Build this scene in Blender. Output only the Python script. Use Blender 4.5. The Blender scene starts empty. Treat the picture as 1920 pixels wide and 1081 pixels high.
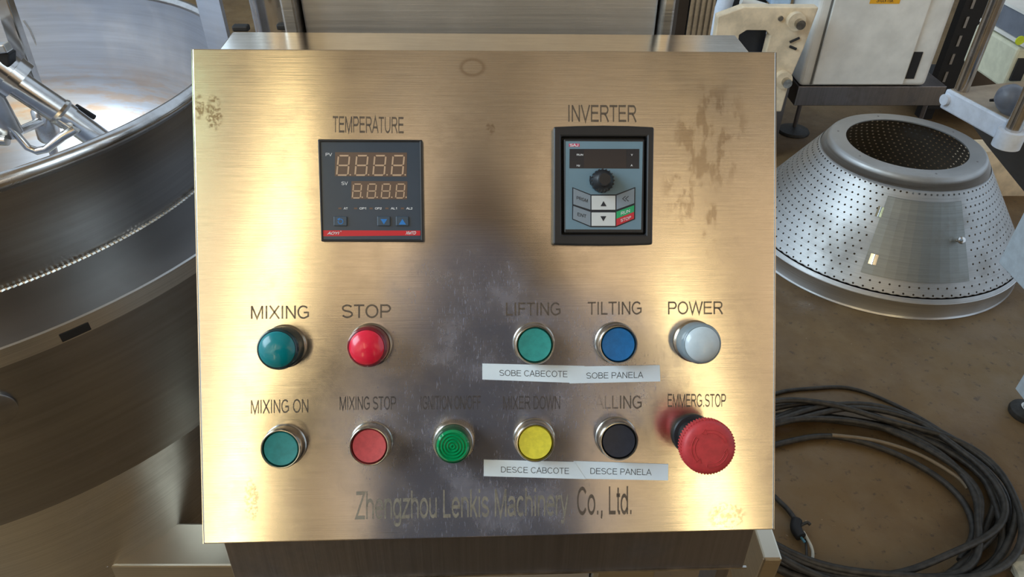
import bpy, bmesh, math, random
from mathutils import Vector, Matrix, noise
random.seed(7)
SC = bpy.context.scene
COL = SC.collection
pi = math.pi

# ------------------------------------------------------------------ camera
CAM = Vector((0, 0, 1.5)); TH = math.radians(37.4); FPX = 1332.0
cd = bpy.data.cameras.new('camera'); cam = bpy.data.objects.new('camera', cd); COL.objects.link(cam)
cd.sensor_width = 36.0; cd.lens = FPX / 1920 * 36.0; cd.clip_start = 0.02; cd.clip_end = 100
cam.location = CAM; cam.rotation_euler = (pi / 2 - TH, 0, 0)
SC.camera = cam
cd.dof.use_dof = False

# ------------------------------------------------------------------ view, world, light
SC.view_settings.view_transform = 'Standard'; SC.view_settings.look = 'None'
SC.view_settings.gamma = 1.0; SC.view_settings.use_curve_mapping = False
SC.view_settings.exposure = 0.0
SC.cycles.use_denoising = True
SC.cycles.max_bounces = 8
w = bpy.data.worlds.new('sky'); SC.world = w; w.use_nodes = True
bg = w.node_tree.nodes['Background']
bg.inputs['Color'].default_value = (0.68, 0.83, 1.0, 1); bg.inputs['Strength'].default_value = 0.95
def area(name, loc, target, sx, sy, power, color):
    l = bpy.data.lights.new(name, 'AREA'); l.shape = 'RECTANGLE'; l.size = sx; l.size_y = sy
    l.energy = power; l.color = color
    o = bpy.data.objects.new(name, l); COL.objects.link(o); o.location = loc
    o.rotation_euler = (Vector(target) - Vector(loc)).to_track_quat('-Z', 'Y').to_euler()
    return o
# daylight from the shed's open side, high on the left
area('daylight_left_opening', (-4.6, -0.6, 4.6), (0, 0.8, 0.6), 4.0, 3.0, 310, (0.70, 0.87, 1.0))
# added low warm sun, through a made-up clerestory over the front wall: it reaches only the rear wall, above head height
sl_ = bpy.data.lights.new('added_low_sun', 'SUN'); sl_.energy = 3.6; sl_.color = (1.0, 0.86, 0.66); sl_.angle = math.radians(1.0)
so = bpy.data.objects.new('added_low_sun', sl_); COL.objects.link(so); so.location = (0, 9, 8)
so.rotation_euler = Vector((0.04, -math.cos(math.radians(12)), -math.sin(math.radians(12)))).to_track_quat('-Z', 'Y').to_euler()

# ------------------------------------------------------------------ camera-ray measuring helpers (3D positions from sight lines)
RX = Vector((1, 0, 0)); RU = Vector((0, math.sin(TH), math.cos(TH))); RF = Vector((0, math.cos(TH), -math.sin(TH)))
def ray(x, y): return RX * ((x - 960) / FPX) - RU * ((y - 540.5) / FPX) + RF
def onz(x, y, z):
    r = ray(x, y); return CAM + r * ((z - CAM.z) / r.z)
def ony(x, y, Y):
    r = ray(x, y); return CAM + r * (Y / r.y)
# panel frame: U right along the panel, V down along it, N out of it
TL = Vector((-0.22067332, 0.4895916, 1.33378325))
EU = Vector((0.9989463, 0.04146719, -0.01966607)).normalized()
EV = Vector((0.00946067, -0.5795264, -0.81489855)); EV = (EV - EU * EV.dot(EU)).normalized()
EN = EV.cross(EU).normalized()
ORI = TL + EU * 0.205 + EV * 0.388 - EN * 0.04          # base point of the control box
PM = Matrix(((EU.x, -EV.x, EN.x, ORI.x), (EU.y, -EV.y, EN.y, ORI.y), (EU.z, -EV.z, EN.z, ORI.z), (0, 0, 0, 1)))
def L(u, v, h=0.0):                                      # panel coordinates (m) -> control box local
    return Vector((u - 0.205, 0.388 - v, h + 0.04))
def pp(x, y, h=0.0):                                     # sight line met with the plane h above the panel
    r = ray(x, y); t = ((TL - CAM).dot(EN) + h) / r.dot(EN); d = CAM + r * t - TL
    return (d.dot(EU), d.dot(EV))
def PL(x, y, h=0.0, h2=None):
    u, v = pp(x, y, h); return L(u, v, h if h2 is None else h2)

# ------------------------------------------------------------------ materials
def nt_new(name):
    m = bpy.data.materials.new(name); m.use_nodes = True
    n = m.node_tree; n.nodes.clear()
    out = n.nodes.new('ShaderNodeOutputMaterial'); b = n.nodes.new('ShaderNodeBsdfPrincipled')
    n.links.new(b.outputs[0], out.inputs[0]); return m, n, b, out
def setc(b, col, rough=0.5, metal=0.0, **k):
    b.inputs['Base Color'].default_value = (*col, 1); b.inputs['Roughness'].default_value = rough
    b.inputs['Metallic'].default_value = metal
    for a, v in k.items(): b.inputs[a].default_value = v
def N(n, t, **k):
    x = n.nodes.new(t)
    for a, v in k.items(): setattr(x, a, v)
    return x
def noise_fac(n, scale, detail=4, sc=(1, 1, 1), lo=0.3, hi=0.7, rough=0.6):
    tc = N(n, 'ShaderNodeTexCoord'); mp = N(n, 'ShaderNodeMapping'); mp.inputs['Scale'].default_value = sc
    n.links.new(tc.outputs['Object'], mp.inputs[0])
    t = N(n, 'ShaderNodeTexNoise'); t.inputs['Scale'].default_value = scale; t.inputs['Detail'].default_value = detail
    t.inputs['Roughness'].default_value = rough
    n.links.new(mp.outputs[0], t.inputs['Vector'])
    r = N(n, 'ShaderNodeMapRange'); r.inputs['From Min'].default_value = lo; r.inputs['From Max'].default_value = hi
    r.interpolation_type = 'SMOOTHSTEP'
    n.links.new(t.outputs[0], r.inputs[0]); return r.outputs[0]
def mixc(n, fac, a, b):
    m = N(n, 'ShaderNodeMix', data_type='RGBA')
    for i, v in ((0, fac), (6, a), (7, b)):
        if hasattr(v, 'links'): n.links.new(v, m.inputs[i])
        elif isinstance(v, (int, float)): m.inputs[i].default_value = v
        else: m.inputs[i].default_value = (*v, 1)
    return m.outputs[2]
def math_(n, op, a, b=0.0, clamp=False):
    m = N(n, 'ShaderNodeMath', operation=op); m.use_clamp = clamp
    for i, v in ((0, a), (1, b)):
        if hasattr(v, 'links'): n.links.new(v, m.inputs[i])
        else: m.inputs[i].default_value = v
    return m.outputs[0]
def bump(n, b, h, strength, dist=0.001):
    x = N(n, 'ShaderNodeBump'); x.inputs['Strength'].default_value = strength; x.inputs['Distance'].default_value = dist
    n.links.new(h, x.inputs['Height']); n.links.new(x.outputs[0], b.inputs['Normal']); return x

MATS = {}
def plain(name, col, rough=0.5, metal=0.0, grime=0.12, scale=40, **k):
    if name in MATS: return MATS[name]
    m, n, b, _ = nt_new(name); setc(b, col, rough, metal, **k)
    f = noise_fac(n, scale)
    n.links.new(mixc(n, f, tuple(c * (1 - grime) for c in col), tuple(min(1, c * (1 + grime * .5)) for c in col)), b.inputs['Base Color'])
    MATS[name] = m; return m
def steel(name, col=(0.62, 0.61, 0.59), rough=0.3, dirt=(0.22, 0.17, 0.12), dirt_amt=0.25, sc=(1, 1, 1), grain=(3, 3, 260), scale=6, gb=0.25):
    if name in MATS: return MATS[name]
    m, n, b, _ = nt_new(name); setc(b, col, rough, 1.0)
    g = noise_fac(n, 1.5, 3, grain, 0.2, 0.8)
    d = noise_fac(n, scale, 6, sc, 0.45, 0.85)
    c = mixc(n, g, tuple(x * .86 for x in col), tuple(min(1, x * 1.08) for x in col))
    n.links.new(mixc(n, math_(n, 'MULTIPLY', d, dirt_amt), c, dirt), b.inputs['Base Color'])
    rr = math_(n, 'ADD', math_(n, 'MULTIPLY', d, 0.25), rough); n.links.new(rr, b.inputs['Roughness'])
    bump(n, b, g, gb, 0.0004)
    MATS[name] = m; return m

M_BLACK = plain('black_plastic', (0.018, 0.019, 0.022), 0.38)
M_BLACKM = plain('black_matte', (0.012, 0.012, 0.013), 0.6)
M_RUBBER = plain('black_rubber', (0.03, 0.028, 0.024), 0.55, scale=90, grime=.4)
M_CHROME = plain('chrome', (0.72, 0.70, 0.67), 0.12, 1.0)
M_CHROMED = plain('worn_chrome', (0.55, 0.52, 0.47), 0.25, 1.0, grime=.4)
M_STEEL = steel('stainless_steel')
M_STEELK = steel('kettle_steel_outside', (0.30, 0.29, 0.285), 0.33, dirt_amt=0.55, scale=3.5, grain=(2, 2, 60))
M_STEELI = steel('kettle_steel_inside', (0.66, 0.71, 0.80), 0.36, dirt=(0.5, 0.34, 0.20), dirt_amt=0.45, scale=4, grain=(2, 2, 60), gb=.05)
M_STEELD = steel('dark_scuffed_steel', (0.27, 0.25, 0.25), 0.42, dirt=(0.10, .09, .08), dirt_amt=0.6, scale=14, grain=(140, 3, 3))
M_STEELB = steel('pale_perforated_steel', (0.50, 0.50, 0.49), 0.50, dirt=(0.32, 0.29, 0.25), dirt_amt=0.5, scale=5)
M_TUBE = steel('polished_tube_steel', (0.60, 0.58, 0.56), 0.18, dirt_amt=0.15, scale=18, grain=(30, 30, 30), gb=.02)
M_WHITE = plain('white_painted_metal', (0.78, 0.77, 0.72), 0.4, grime=.14, scale=7)
M_WHITEB = plain('clean_white_plate', (0.70, 0.78, 0.90), 0.35)
M_CREAM = plain('cream_painted_casting', (0.80, 0.66, 0.46), 0.5, grime=.25, scale=12)
M_GREY = plain('grey_motor_paint', (0.16, 0.18, 0.22), 0.4)

# brushed stainless door of the control box: grain runs along the panel, stains and scuffs keep their own place
def panel_mat(name='brushed_stainless_panel', marks=True):
    m, n, b, out = nt_new(name)
    base = (0.78, 0.71, 0.60)
    setc(b, base, 0.2, 1.0)
    b.inputs['Anisotropic'].default_value = 0.82
    tg = N(n, 'ShaderNodeTangent', direction_type='UV_MAP'); tg.uv_map = 'UVMap'
    n.links.new(tg.outputs[0], b.inputs['Tangent'])
    grain = noise_fac(n, 1.0, 3, (26, 1500, 26), 0.25, 0.75)
    grain2 = noise_fac(n, 1.0, 2, (9, 420, 9), 0.2, 0.8)
    mott = noise_fac(n, 34, 7, (1, 1, 1), 0.35, 0.75, 0.7)
    c = mixc(n, grain, tuple(x * .88 for x in base), tuple(min(1, x * 1.06) for x in base))
    c = mixc(n, math_(n, 'MULTIPLY', mott, 0.22), c, (0.60, 0.53, 0.44))
    rough = math_(n, 'ADD', 0.175, math_(n, 'MULTIPLY', mott, 0.06))
    if marks:
        tc = N(n, 'ShaderNodeTexCoord'); sx = N(n, 'ShaderNodeSeparateXYZ'); n.links.new(tc.outputs['Object'], sx.inputs[0])
        X, Y = sx.outputs[0], sx.outputs[1]
        def blob(u, v, ru, rv, soft=0.6):
            p = L(u, v)
            dx = math_(n, 'DIVIDE', math_(n, 'SUBTRACT', X, p.x), ru); dy = math_(n, 'DIVIDE', math_(n, 'SUBTRACT', Y, p.y), rv)
            d = math_(n, 'ADD', math_(n, 'MULTIPLY', dx, dx), math_(n, 'MULTIPLY', dy, dy))
            r = N(n, 'ShaderNodeMapRange'); r.interpolation_type = 'SMOOTHSTEP'
            r.inputs['From Min'].default_value = 1.0; r.inputs['From Max'].default_value = 1 - soft
            r.inputs['To Min'].default_value = 0; r.inputs['To Max'].default_value = 1
            n.links.new(d, r.inputs[0]); return r.outputs[0]
        def mx(*a):
            r = a[0]
            for q in a[1:]: r = math_(n, 'MAXIMUM', r, q)
            return r
        # brown stains
        st = noise_fac(n, 330, 4, (1, 1, 1), 0.42, 0.62)
        stain = math_(n, 'MULTIPLY', mx(blob(.014, .044, .007, .014), blob(.004, .040, .004, .010)), st)
        drip = noise_fac(n, 120, 4, (1, .45, 1), 0.48, 0.60)
        drips = math_(n, 'MULTIPLY', mx(blob(.362, .060, .034, .045, .8), blob(.362, .115, .007, .036, .7), blob(.345, .09, .02, .04, .8)), drip)
        ring_o = blob(.193, .012, .0105, .0075, .5); ring_i = blob(.193, .012, .0078, .0052, .5)
        ring = math_(n, 'MULTIPLY', math_(n, 'SUBTRACT', ring_o, ring_i, True), 0.4)
        spots = math_(n, 'MULTIPLY', mx(blob(.034, .315, .006, .018), blob(.375, .335, .016, .012), blob(.205, .055, .004, .005)), st)
        brown = mx(math_(n, 'MULTIPLY', stain, .75), math_(n, 'MULTIPLY', drips, .42), ring, math_(n, 'MULTIPLY', spots, .5))
        c = mixc(n, brown, c, (0.26, 0.17, 0.09))
        # worn, hand-greased middle: cooler cloudy scuffing that scatters light
        zone = mx(blob(.19, .27, .125, .13, .75), blob(.235, .225, .13, .075, .8), blob(.20, .33, .12, .045, .8), blob(.185, .18, .07, .07, .9))
        cl = noise_fac(n, 22, 8, (1, 1, 1), 0.30, 0.78, 0.62)
        sc1 = noise_fac(n, 900, 3, (1, .16, 1), 0.60, 0.70, .5)
        tcv = N(n, 'ShaderNodeMapping'); tcv.inputs['Rotation'].default_value = (0, 0, .9); tcv.inputs['Scale'].default_value = (1, .2, 1)
        n.links.new(tc.outputs['Object'], tcv.inputs[0])
        t2 = N(n, 'ShaderNodeTexNoise'); t2.inputs['Scale'].default_value = 850; t2.inputs['Detail'].default_value = 3; t2.inputs['Distortion'].default_value = 1.2
        n.links.new(tcv.outputs[0], t2.inputs['Vector'])
        r2 = N(n, 'ShaderNodeMapRange'); r2.interpolation_type = 'SMOOTHSTEP'; r2.inputs['From Min'].default_value = .60; r2.inputs['From Max'].default_value = .70
        n.links.new(t2.outputs[0], r2.inputs[0])
        scr = math_(n, 'MAXIMUM', sc1, r2.outputs[0])
        cloud = math_(n, 'MULTIPLY', zone, cl)
        scz = math_(n, 'MULTIPLY', zone, scr)
        rough = math_(n, 'ADD', rough, math_(n, 'MULTIPLY', cloud, 0.12))
        c = mixc(n, math_(n, 'MULTIPLY', zone, .55), c, (0.62, 0.60, 0.62))
        n.links.new(c, b.inputs['Base Color'])
        # a thin film of grime and fine scratches, dielectric, over the metal
        d = N(n, 'ShaderNodeBsdfDiffuse'); d.inputs['Color'].default_value = (0.34, 0.34, 0.42, 1)
        halos = mx(*[blob(u, v, .030, .026, .9) for u, v in ((.236, .198), (.236, .268), (.293, .198), (.118, .268), (.177, .27), (.293, .268))])
        hn = noise_fac(n, 60, 4, (1, 1, 1), 0.3, 0.7)
        film = math_(n, 'ADD', math_(n, 'MULTIPLY', cloud, .46), math_(n, 'MULTIPLY', scz, .30), True)
        film = math_(n, 'MAXIMUM', film, math_(n, 'MULTIPLY', math_(n, 'MULTIPLY', halos, hn), .42))
        film = math_(n, 'MAXIMUM', film, math_(n, 'MULTIPLY', zone, .22))
        tiny = math_(n, 'MULTIPLY', noise_fac(n, 1500, 2, (1, .5, 1), 0.66, 0.72), .22)
        film = math_(n, 'MAXIMUM', film, tiny)
        ms = N(n, 'ShaderNodeMixShader'); n.links.new(film, ms.inputs[0]); n.links.new(b.outputs[0], ms.inputs[1]); n.links.new(d.outputs[0], ms.inputs[2])
        n.links.new(ms.outputs[0], out.inputs[0])
    else:
        n.links.new(c, b.inputs['Base Color'])
    n.links.new(rough, b.inputs['Roughness'])
    bump(n, b, math_(n, 'ADD', grain, grain2), 0.05, 0.0002)
    return m
M_PANEL = panel_mat()
M_BOX = panel_mat('brushed_stainless_box', False)

# etched lettering: matt brown-grey, thinned where the surface is worn
def etch_mat(name, wear=0.0, cut=None):
    m, n, b, out = nt_new(name); setc(b, (0.115, 0.085, 0.06), 0.7, 0.0)
    f = noise_fac(n, 160, 5, (1, 1, 1), 0.36, 0.62)
    fac = math_(n, 'SUBTRACT', 0.86, math_(n, 'MULTIPLY', f, wear), True)
    if cut:                                              # rubbed away towards one end
        tc = N(n, 'ShaderNodeTexCoord'); sx = N(n, 'ShaderNodeSeparateXYZ'); n.links.new(tc.outputs['Object'], sx.inputs[0])
        r = N(n, 'ShaderNodeMapRange'); r.interpolation_type = 'SMOOTHSTEP'
        r.inputs['From Min'].default_value = L(cut[0], 0).x; r.inputs['From Max'].default_value = L(cut[1], 0).x
        n.links.new(sx.outputs[0], r.inputs[0]); fac = math_(n, 'MULTIPLY', fac, r.outputs[0])
    t = N(n, 'ShaderNodeBsdfTransparent'); ms = N(n, 'ShaderNodeMixShader')
    n.links.new(fac, ms.inputs[0]); n.links.new(t.outputs[0], ms.inputs[1]); n.links.new(b.outputs[0], ms.inputs[2])
    n.links.new(ms.outputs[0], out.inputs[0]); return m
M_ETCH = etch_mat('etched_lettering', 0.25)
M_ETCHW = etch_mat('worn_etched_lettering', 0.30)
M_ETCHF = etch_mat('half_rubbed_lettering', 0.35, (.277, .302))
M_ETCHW.node_tree.nodes['Principled BSDF'].inputs['Base Color'].default_value = (0.085, 0.068, 0.06, 1)
M_ETCHC = etch_mat('rubbed_maker_lettering', 0.35)
M_ETCHC.node_tree.nodes['Principled BSDF'].inputs['Base Color'].default_value = (0.30, 0.27, 0.21, 1)

# ------------------------------------------------------------------ mesh building
class MB:
    def __init__(s): s.v = []; s.f = []; s.sm = []
    def add(s, vs, fs, smooth=False, M=None):
        o = len(s.v)
        s.v += [(M @ Vector(v)) if M else Vector(v) for v in vs]
        s.f += [tuple(i + o for i in f) for f in fs]; s.sm += [smooth] * len(fs); return s
    def box(s, a, b, M=None):
        (x0, y0, z0), (x1, y1, z1) = a, b
        x0, x1 = sorted((x0, x1)); y0, y1 = sorted((y0, y1)); z0, z1 = sorted((z0, z1))
        return s.add([(x0, y0, z0), (x1, y0, z0), (x1, y1, z0), (x0, y1, z0), (x0, y0, z1), (x1, y0, z1), (x1, y1, z1), (x0, y1, z1)],
                     [(3, 2, 1, 0), (4, 5, 6, 7), (0, 1, 5, 4), (1, 2, 6, 5), (2, 3, 7, 6), (3, 0, 4, 7)], False, M)
    def prism(s, poly, z0, z1, M=None, smooth=False):
        k = len(poly)
        a = sum(poly[i][0] * poly[(i + 1) % k][1] - poly[(i + 1) % k][0] * poly[i][1] for i in range(k))
        if a < 0: poly = poly[::-1]
        if z0 > z1: z0, z1 = z1, z0
        vs = [(x, y, z0) for x, y in poly] + [(x, y, z1) for x, y in poly]
        fs = [tuple(range(k))[::-1], tuple(range(k, 2 * k))]
        s.add(vs, fs, False, M)
        return s.add(vs, [(i, (i + 1) % k, (i + 1) % k + k, i + k) for i in range(k)], smooth, M)
    def ring(s, outer, inner, z0, z1, M=None):           # prism with a hole; equal point counts, both counter-clockwise
        k = len(outer)
        vs = [(x, y, z0) for x, y in outer] + [(x, y, z0) for x, y in inner] + [(x, y, z1) for x, y in outer] + [(x, y, z1) for x, y in inner]
        fs = []
        for i in range(k):
            j = (i + 1) % k
            fs += [(2 * k + i, 2 * k + j, 3 * k + j, 3 * k + i), (j, i, k + i, k + j), (i, j, 2 * k + j, 2 * k + i), (k + j, k + i, 3 * k + i, 3 * k + j)]
        return s.add(vs, fs, False, M)
    def lathe(s, prof, n=48, M=None, smooth=True, a0=0.0, a1=2 * pi):
        full = abs(a1 - a0 - 2 * pi) < 1e-6; cnt = n if full else n + 1
        vs = []; fs = []
        for r, z in prof:
            for i in range(cnt):
                a = a0 + (a1 - a0) * i / n; vs.append((r * math.cos(a), r * math.sin(a), z))
        for j in range(len(prof) - 1):
            for i in range(n):
                k = (i + 1) % cnt if full else i + 1
                fs.append((j * cnt + i, j * cnt + k, (j + 1) * cnt + k, (j + 1) * cnt + i))
        return s.add(vs, fs, smooth, M)
    def tube(s, pts, r, n=12, M=None, cap=True, closed=False, flat=None):
        pts = [Vector(p) for p in pts]; m = len(pts); vs = []; fs = []
        up = None
        for i, p in enumerate(pts):
            if closed: t = pts[(i + 1) % m] - pts[i - 1]
            else: t = pts[min(i + 1, m - 1)] - pts[max(i - 1, 0)]
            t.normalize()
            if up is None:
                up = Vector((0, 0, 1)) if abs(t.z) < .9 else Vector((0, 1, 0))
            x = up.cross(t).normalized(); up = t.cross(x).normalized()
            rr = r[i] if isinstance(r, (list, tuple)) else r
            for k in range(n):
                a = 2 * pi * k / n
                vs.append(p + x * (math.cos(a) * rr) + up * (math.sin(a) * rr * (flat or 1)))
        for i in range(m if closed else m - 1):
            j = (i + 1) % m
            for k in range(n):
                l = (k + 1) % n; fs.append((i * n + k, i * n + l, j * n + l, j * n + k))
        s.add(vs, fs, True, M)
        if cap and not closed:
            s.add(vs[:n], [tuple(range(n))[::-1]], False, M); s.add(vs[-n:], [tuple(range(n))], False, M)
        return s
    def cyl(s, a, b, r, n=24, M=None): return s.tube([a, b], r, n, M)
    def build(s, name, mat, parent=None, bevel=0.0, seg=2, uv=False, world=False, **tags):
        me = bpy.data.meshes.new(name); me.from_pydata([tuple(v) for v in s.v], [], s.f)
        me.polygons.foreach_set('use_smooth', s.sm)
        me.materials.append(mat)
        if uv:
            ul = me.uv_layers.new(name='UVMap')
            for l in me.loops:
                c = me.vertices[l.vertex_index].co; ul.data[l.index].uv = (c.y + c.z * .37, c.x)
        me.validate(); me.update()
        if any(s.sm): me.set_sharp_from_angle(angle=math.radians(38))
        o = bpy.data.objects.new(name, me); COL.objects.link(o)
        if parent is not None:
            o.parent = parent
            if world: o.matrix_parent_inverse = parent_world(parent).inverted()
        if bevel:
            b = o.modifiers.new('bevel', 'BEVEL'); b.width = bevel; b.segments = seg; b.limit_method = 'ANGLE'; b.angle_limit = 0.6
            b.harden_normals = False
        for k, v in tags.items(): o[k] = v
        return o
def parent_world(o):
    m = o.matrix_basis.copy()
    while o.parent: m = o.parent.matrix_basis @ m; o = o.parent
    return m
def thing(name, label, cat, loc=(0, 0, 0), rz=0.0, group=None, matrix=None):
    o = bpy.data.objects.new(name, None); COL.objects.link(o); o.empty_display_size = .05
    if matrix is not None: o.matrix_basis = matrix
    else: o.location = loc; o.rotation_euler = (0, 0, rz)
    o['label'] = label; o['category'] = cat
    if group: o['group'] = group
    return o
def tag(o, label, cat, group=None):
    o['label'] = label; o['category'] = cat
    if group: o['group'] = group
    return o
def T(x, y, z): return Matrix.Translation((x, y, z))
def rrect(x0, y0, x1, y1, r, k=4):
    P = []
    for cx, cy, a in ((x1 - r, y0 + r, -pi / 2), (x1 - r, y1 - r, 0), (x0 + r, y1 - r, pi / 2), (x0 + r, y0 + r, pi)):
        for i in range(k + 1):
            t = a + (pi / 2) * i / k; P.append((cx + r * math.cos(t), cy + r * math.sin(t)))
    return P
def circ(cx, cy, r, n=24, a0=0.0): return [(cx + r * math.cos(a0 + 2 * pi * i / n), cy + r * math.sin(a0 + 2 * pi * i / n)) for i in range(n)]

# lettering fitted into a quadrilateral (top-left, top-right, bottom-right, bottom-left) of 3D points
# own stroke face: each glyph is (advance, strokes); a stroke is a centre line in units of the cap height
def arc(cx, cy, rx, ry, a0, a1, n=12):
    return [(cx + rx * math.cos(math.radians(a0 + (a1 - a0) * i / n)), cy + ry * math.sin(math.radians(a0 + (a1 - a0) * i / n))) for i in range(n + 1)]
_h = .062; _T = 1 - _h
GL = {
 ' ': (.39, []), 'I': (.39, [[(.195, 0), (.195, 1)]]), 'L': (.78, [[(.15, 1), (.15, _h), (.72, _h)]]),
 'T': (.85, [[(.03, _T), (.82, _T)], [(.425, _T), (.425, 0)]]), 'E': (.93, [[(.84, _T), (.15, _T), (.15, _h), (.87, _h)], [(.15, .53), (.80, .53)]]),
 'F': (.85, [[(.79, _T), (.15, _T), (.15, 0)], [(.15, .52), (.70, .52)]]), 'H': (1.0, [[(.15, 0), (.15, 1)], [(.85, 0), (.85, 1)], [(.15, .53), (.85, .53)]]),
 'M': (1.16, [[(.14, 0), (.14, .99)], [(.16, .96), (.58, .03), (1.0, .96)], [(1.02, 0), (1.02, .99)]]), 'N': (1.0, [[(.15, 0), (.15, .99)], [(.16, .95), (.84, .05)], [(.85, 0), (.85, 1)]]),
 'V': (.93, [[(.05, 1), (.465, .03), (.88, 1)]]), 'W': (1.32, [[(.05, 1), (.35, .03), (.66, .96), (.97, .03), (1.27, 1)]]), 'X': (.93, [[(.07, 0), (.85, 1)], [(.08, 1), (.86, 0)]]),
 'A': (.93, [[(.04, 0), (.465, .97), (.89, 0)], [(.19, .34), (.74, .34)]]), 'Y': (.93, [[(.06, 1), (.465, .46), (.87, 1)], [(.465, .46), (.465, 0)]]),
 'Z': (.85, [[(.08, _T), (.76, _T), (.08, _h), (.80, _h)]]), 'K': (.93, [[(.15, 0), (.15, 1)], [(.84, 1), (.16, .36)], [(.38, .57), (.87, 0)]]),
 'O': (1.09, [arc(.545, .5, .43, .45, 90, 450, 28)]), 'C': (1.0, [arc(.53, .5, .42, .45, 38, 322, 22)]),
 'G': (1.09, [arc(.545, .5, .43, .45, 42, 300, 20) + [(.95, .20), (.95, .47), (.57, .47)]]),
 'D': (1.0, [[(.15, _h), (.15, _T), (.48, _T)] + arc(.48, .5, .41, .438, 90, -90, 14) + [(.15, _h)]]),
 'P': (.93, [[(.15, 0), (.15, _T), (.58, _T)] + arc(.58, .70, .25, .238, 90, -90, 10) + [(.15, .462)]]),
 'R': (1.0, [[(.15, 0), (.15, _T), (.62, _T)] + arc(.62, .715, .24, .223, 90, -90, 10) + [(.15, .492)], [(.50, .48), (.64, .40), (.92, 0)]]),
 'U': (1.0, [[(.15, 1), (.15, .40)] + arc(.5, .40, .35, .345, 180, 360, 14) + [(.85, 1)]]), 'J': (.70, [[(.54, 1), (.54, .28)] + arc(.30, .28, .24, .225, 0, -180, 10)]),
 'S': (.93, [arc(.46, .725, .34, .215, 25, 250, 12) + [(.50, .50)] + arc(.47, .275, .36, .220, 65, -160, 12)]),
 'B': (.93, [[(.15, _h), (.15, _T), (.5, _T)] + arc(.52, .73, .24, .208, 90, -90, 8) + [(.15, .522), (.55, .522)] + arc(.56, .29, .27, .228, 90, -90, 8) + [(.15, _h)]]),
 'Q': (1.09, [arc(.545, .5, .43, .45, 90, 450, 28), [(.62, .25), (1.0, -.03)]]),
 '.': (.39, [[(.195, 0), (.195, .14)]]), ',': (.39, [[(.195, .14), (.195, 0), (.15, -.14)]]), '/': (.39, [[(.02, 0), (.37, 1)]]),
 '1': (.78, [[(.20, .76), (.44, .96), (.44, 0)]]), '2': (.78, [arc(.39, .70, .28, .24, 170, -30, 12) + [(.10, _h), (.70, _h)]]),
 'h': (.78, [[(.13, 0), (.13, 1)], [(.13, .45)] + arc(.39, .45, .26, .225, 150, 0, 10) + [(.65, 0)]]),
 'n': (.78, [[(.13, 0), (.13, .73)], [(.13, .45)] + arc(.39, .45, .26, .225, 150, 0, 10) + [(.65, 0)]]),
 'r': (.465, [[(.12, 0), (.12, .73)], [(.12, .42)] + arc(.40, .42, .27, .25, 160, 80, 6)]),
 'u': (.78, [[(.13, .73), (.13, .29)] + arc(.39, .29, .26, .235, 180, 330, 10), [(.65, 0), (.65, .73)]]),
 'e': (.78, [[(.09, .38), (.69, .38)] + arc(.39, .36, .30, .31, 5, 320, 20)]), 'o': (.78, [arc(.39, .36, .30, .31, 90, 450, 22)]), 'c': (.70, [arc(.38, .36, .29, .31, 45, 315, 16)]),
 'd': (.78, [arc(.36, .36, .28, .31, 60, 300, 16), [(.65, 0), (.65, 1)], [(.65, .24), (.50, .09)], [(.65, .48), (.50, .63)]]),
 'g': (.78, [arc(.36, .36, .28, .31, 60, 300, 16), [(.65, .73), (.65, -.04)] + arc(.37, -.04, .28, .19, 0, -160, 10), [(.65, .24), (.50, .09)], [(.65, .48), (.50, .63)]]),
 'a': (.78, [arc(.37, .50, .26, .17, 165, 20, 8) + [(.63, .20), (.68, 0)], [(.62, .40), (.30, .35)] + arc(.30, .21, .21, .15, 90, 290, 8) + [(.55, .12), (.63, .22)]]),
 'z': (.70, [[(.07, .665), (.60, .665), (.06, _h), (.64, _h)]]), 'i': (.31, [[(.155, 0), (.155, .73)], [(.155, .87), (.155, 1)]]), 'k': (.70, [[(.12, 0), (.12, 1)], [(.62, .73), (.13, .26)], [(.30, .43), (.65, 0)]]),
 's': (.70, [arc(.34, .525, .24, .15, 20, 240, 8) + [(.38, .36)] + arc(.35, .20, .27, .15, 60, -160, 8)]), 't': (.39, [[(.17, .95), (.17, .14), (.24, .06), (.36, .06)], [(.02, .68), (.35, .68)]]),
 'y': (.70, [[(.05, .73), (.36, .03)], [(.65, .73), (.30, -.12), (.22, -.23), (.06, -.23)]]),
}
def text_mesh(s, bold=0.0, shear=0.0):
    vs = []; fs = []; x = 0.0; ht = .066 + bold
    for ch in s:
        adv, strokes = GL[ch]
        for st in strokes:
            P = [Vector((p[0] + x, p[1], 0)) for p in st]
            P = [p for i, p in enumerate(P) if i == 0 or (p - P[i - 1]).length > 1e-4]
            closed = (P[0] - P[-1]).length < 1e-3
            if closed: P = P[:-1]
            m = len(P); o = len(vs)
            for i, p in enumerate(P):
                a = P[i - 1] if (i > 0 or closed) else None; b = P[(i + 1) % m] if (i < m - 1 or closed) else None
                d1 = (p - a).normalized() if a is not None else (b - p).normalized()
                d2 = (b - p).normalized() if b is not None else d1
                n1 = Vector((-d1.y, d1.x, 0)); n2 = Vector((-d2.y, d2.x, 0)); mt = n1 + n2
                if mt.length < .3: mt = n1
                mt.normalize(); k = ht / max(.38, mt.dot(n1))
                vs += [p + mt * k, p - mt * k]
            for i in range(m if closed else m - 1):
                j = (i + 1) % m; fs.append((o + 2 * i, o + 2 * i + 1, o + 2 * j + 1, o + 2 * j))
        x += adv
    return [Vector((v.x + v.y * shear, v.y, 0)) for v in vs], fs
def cap_h(): return 1.0
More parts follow.
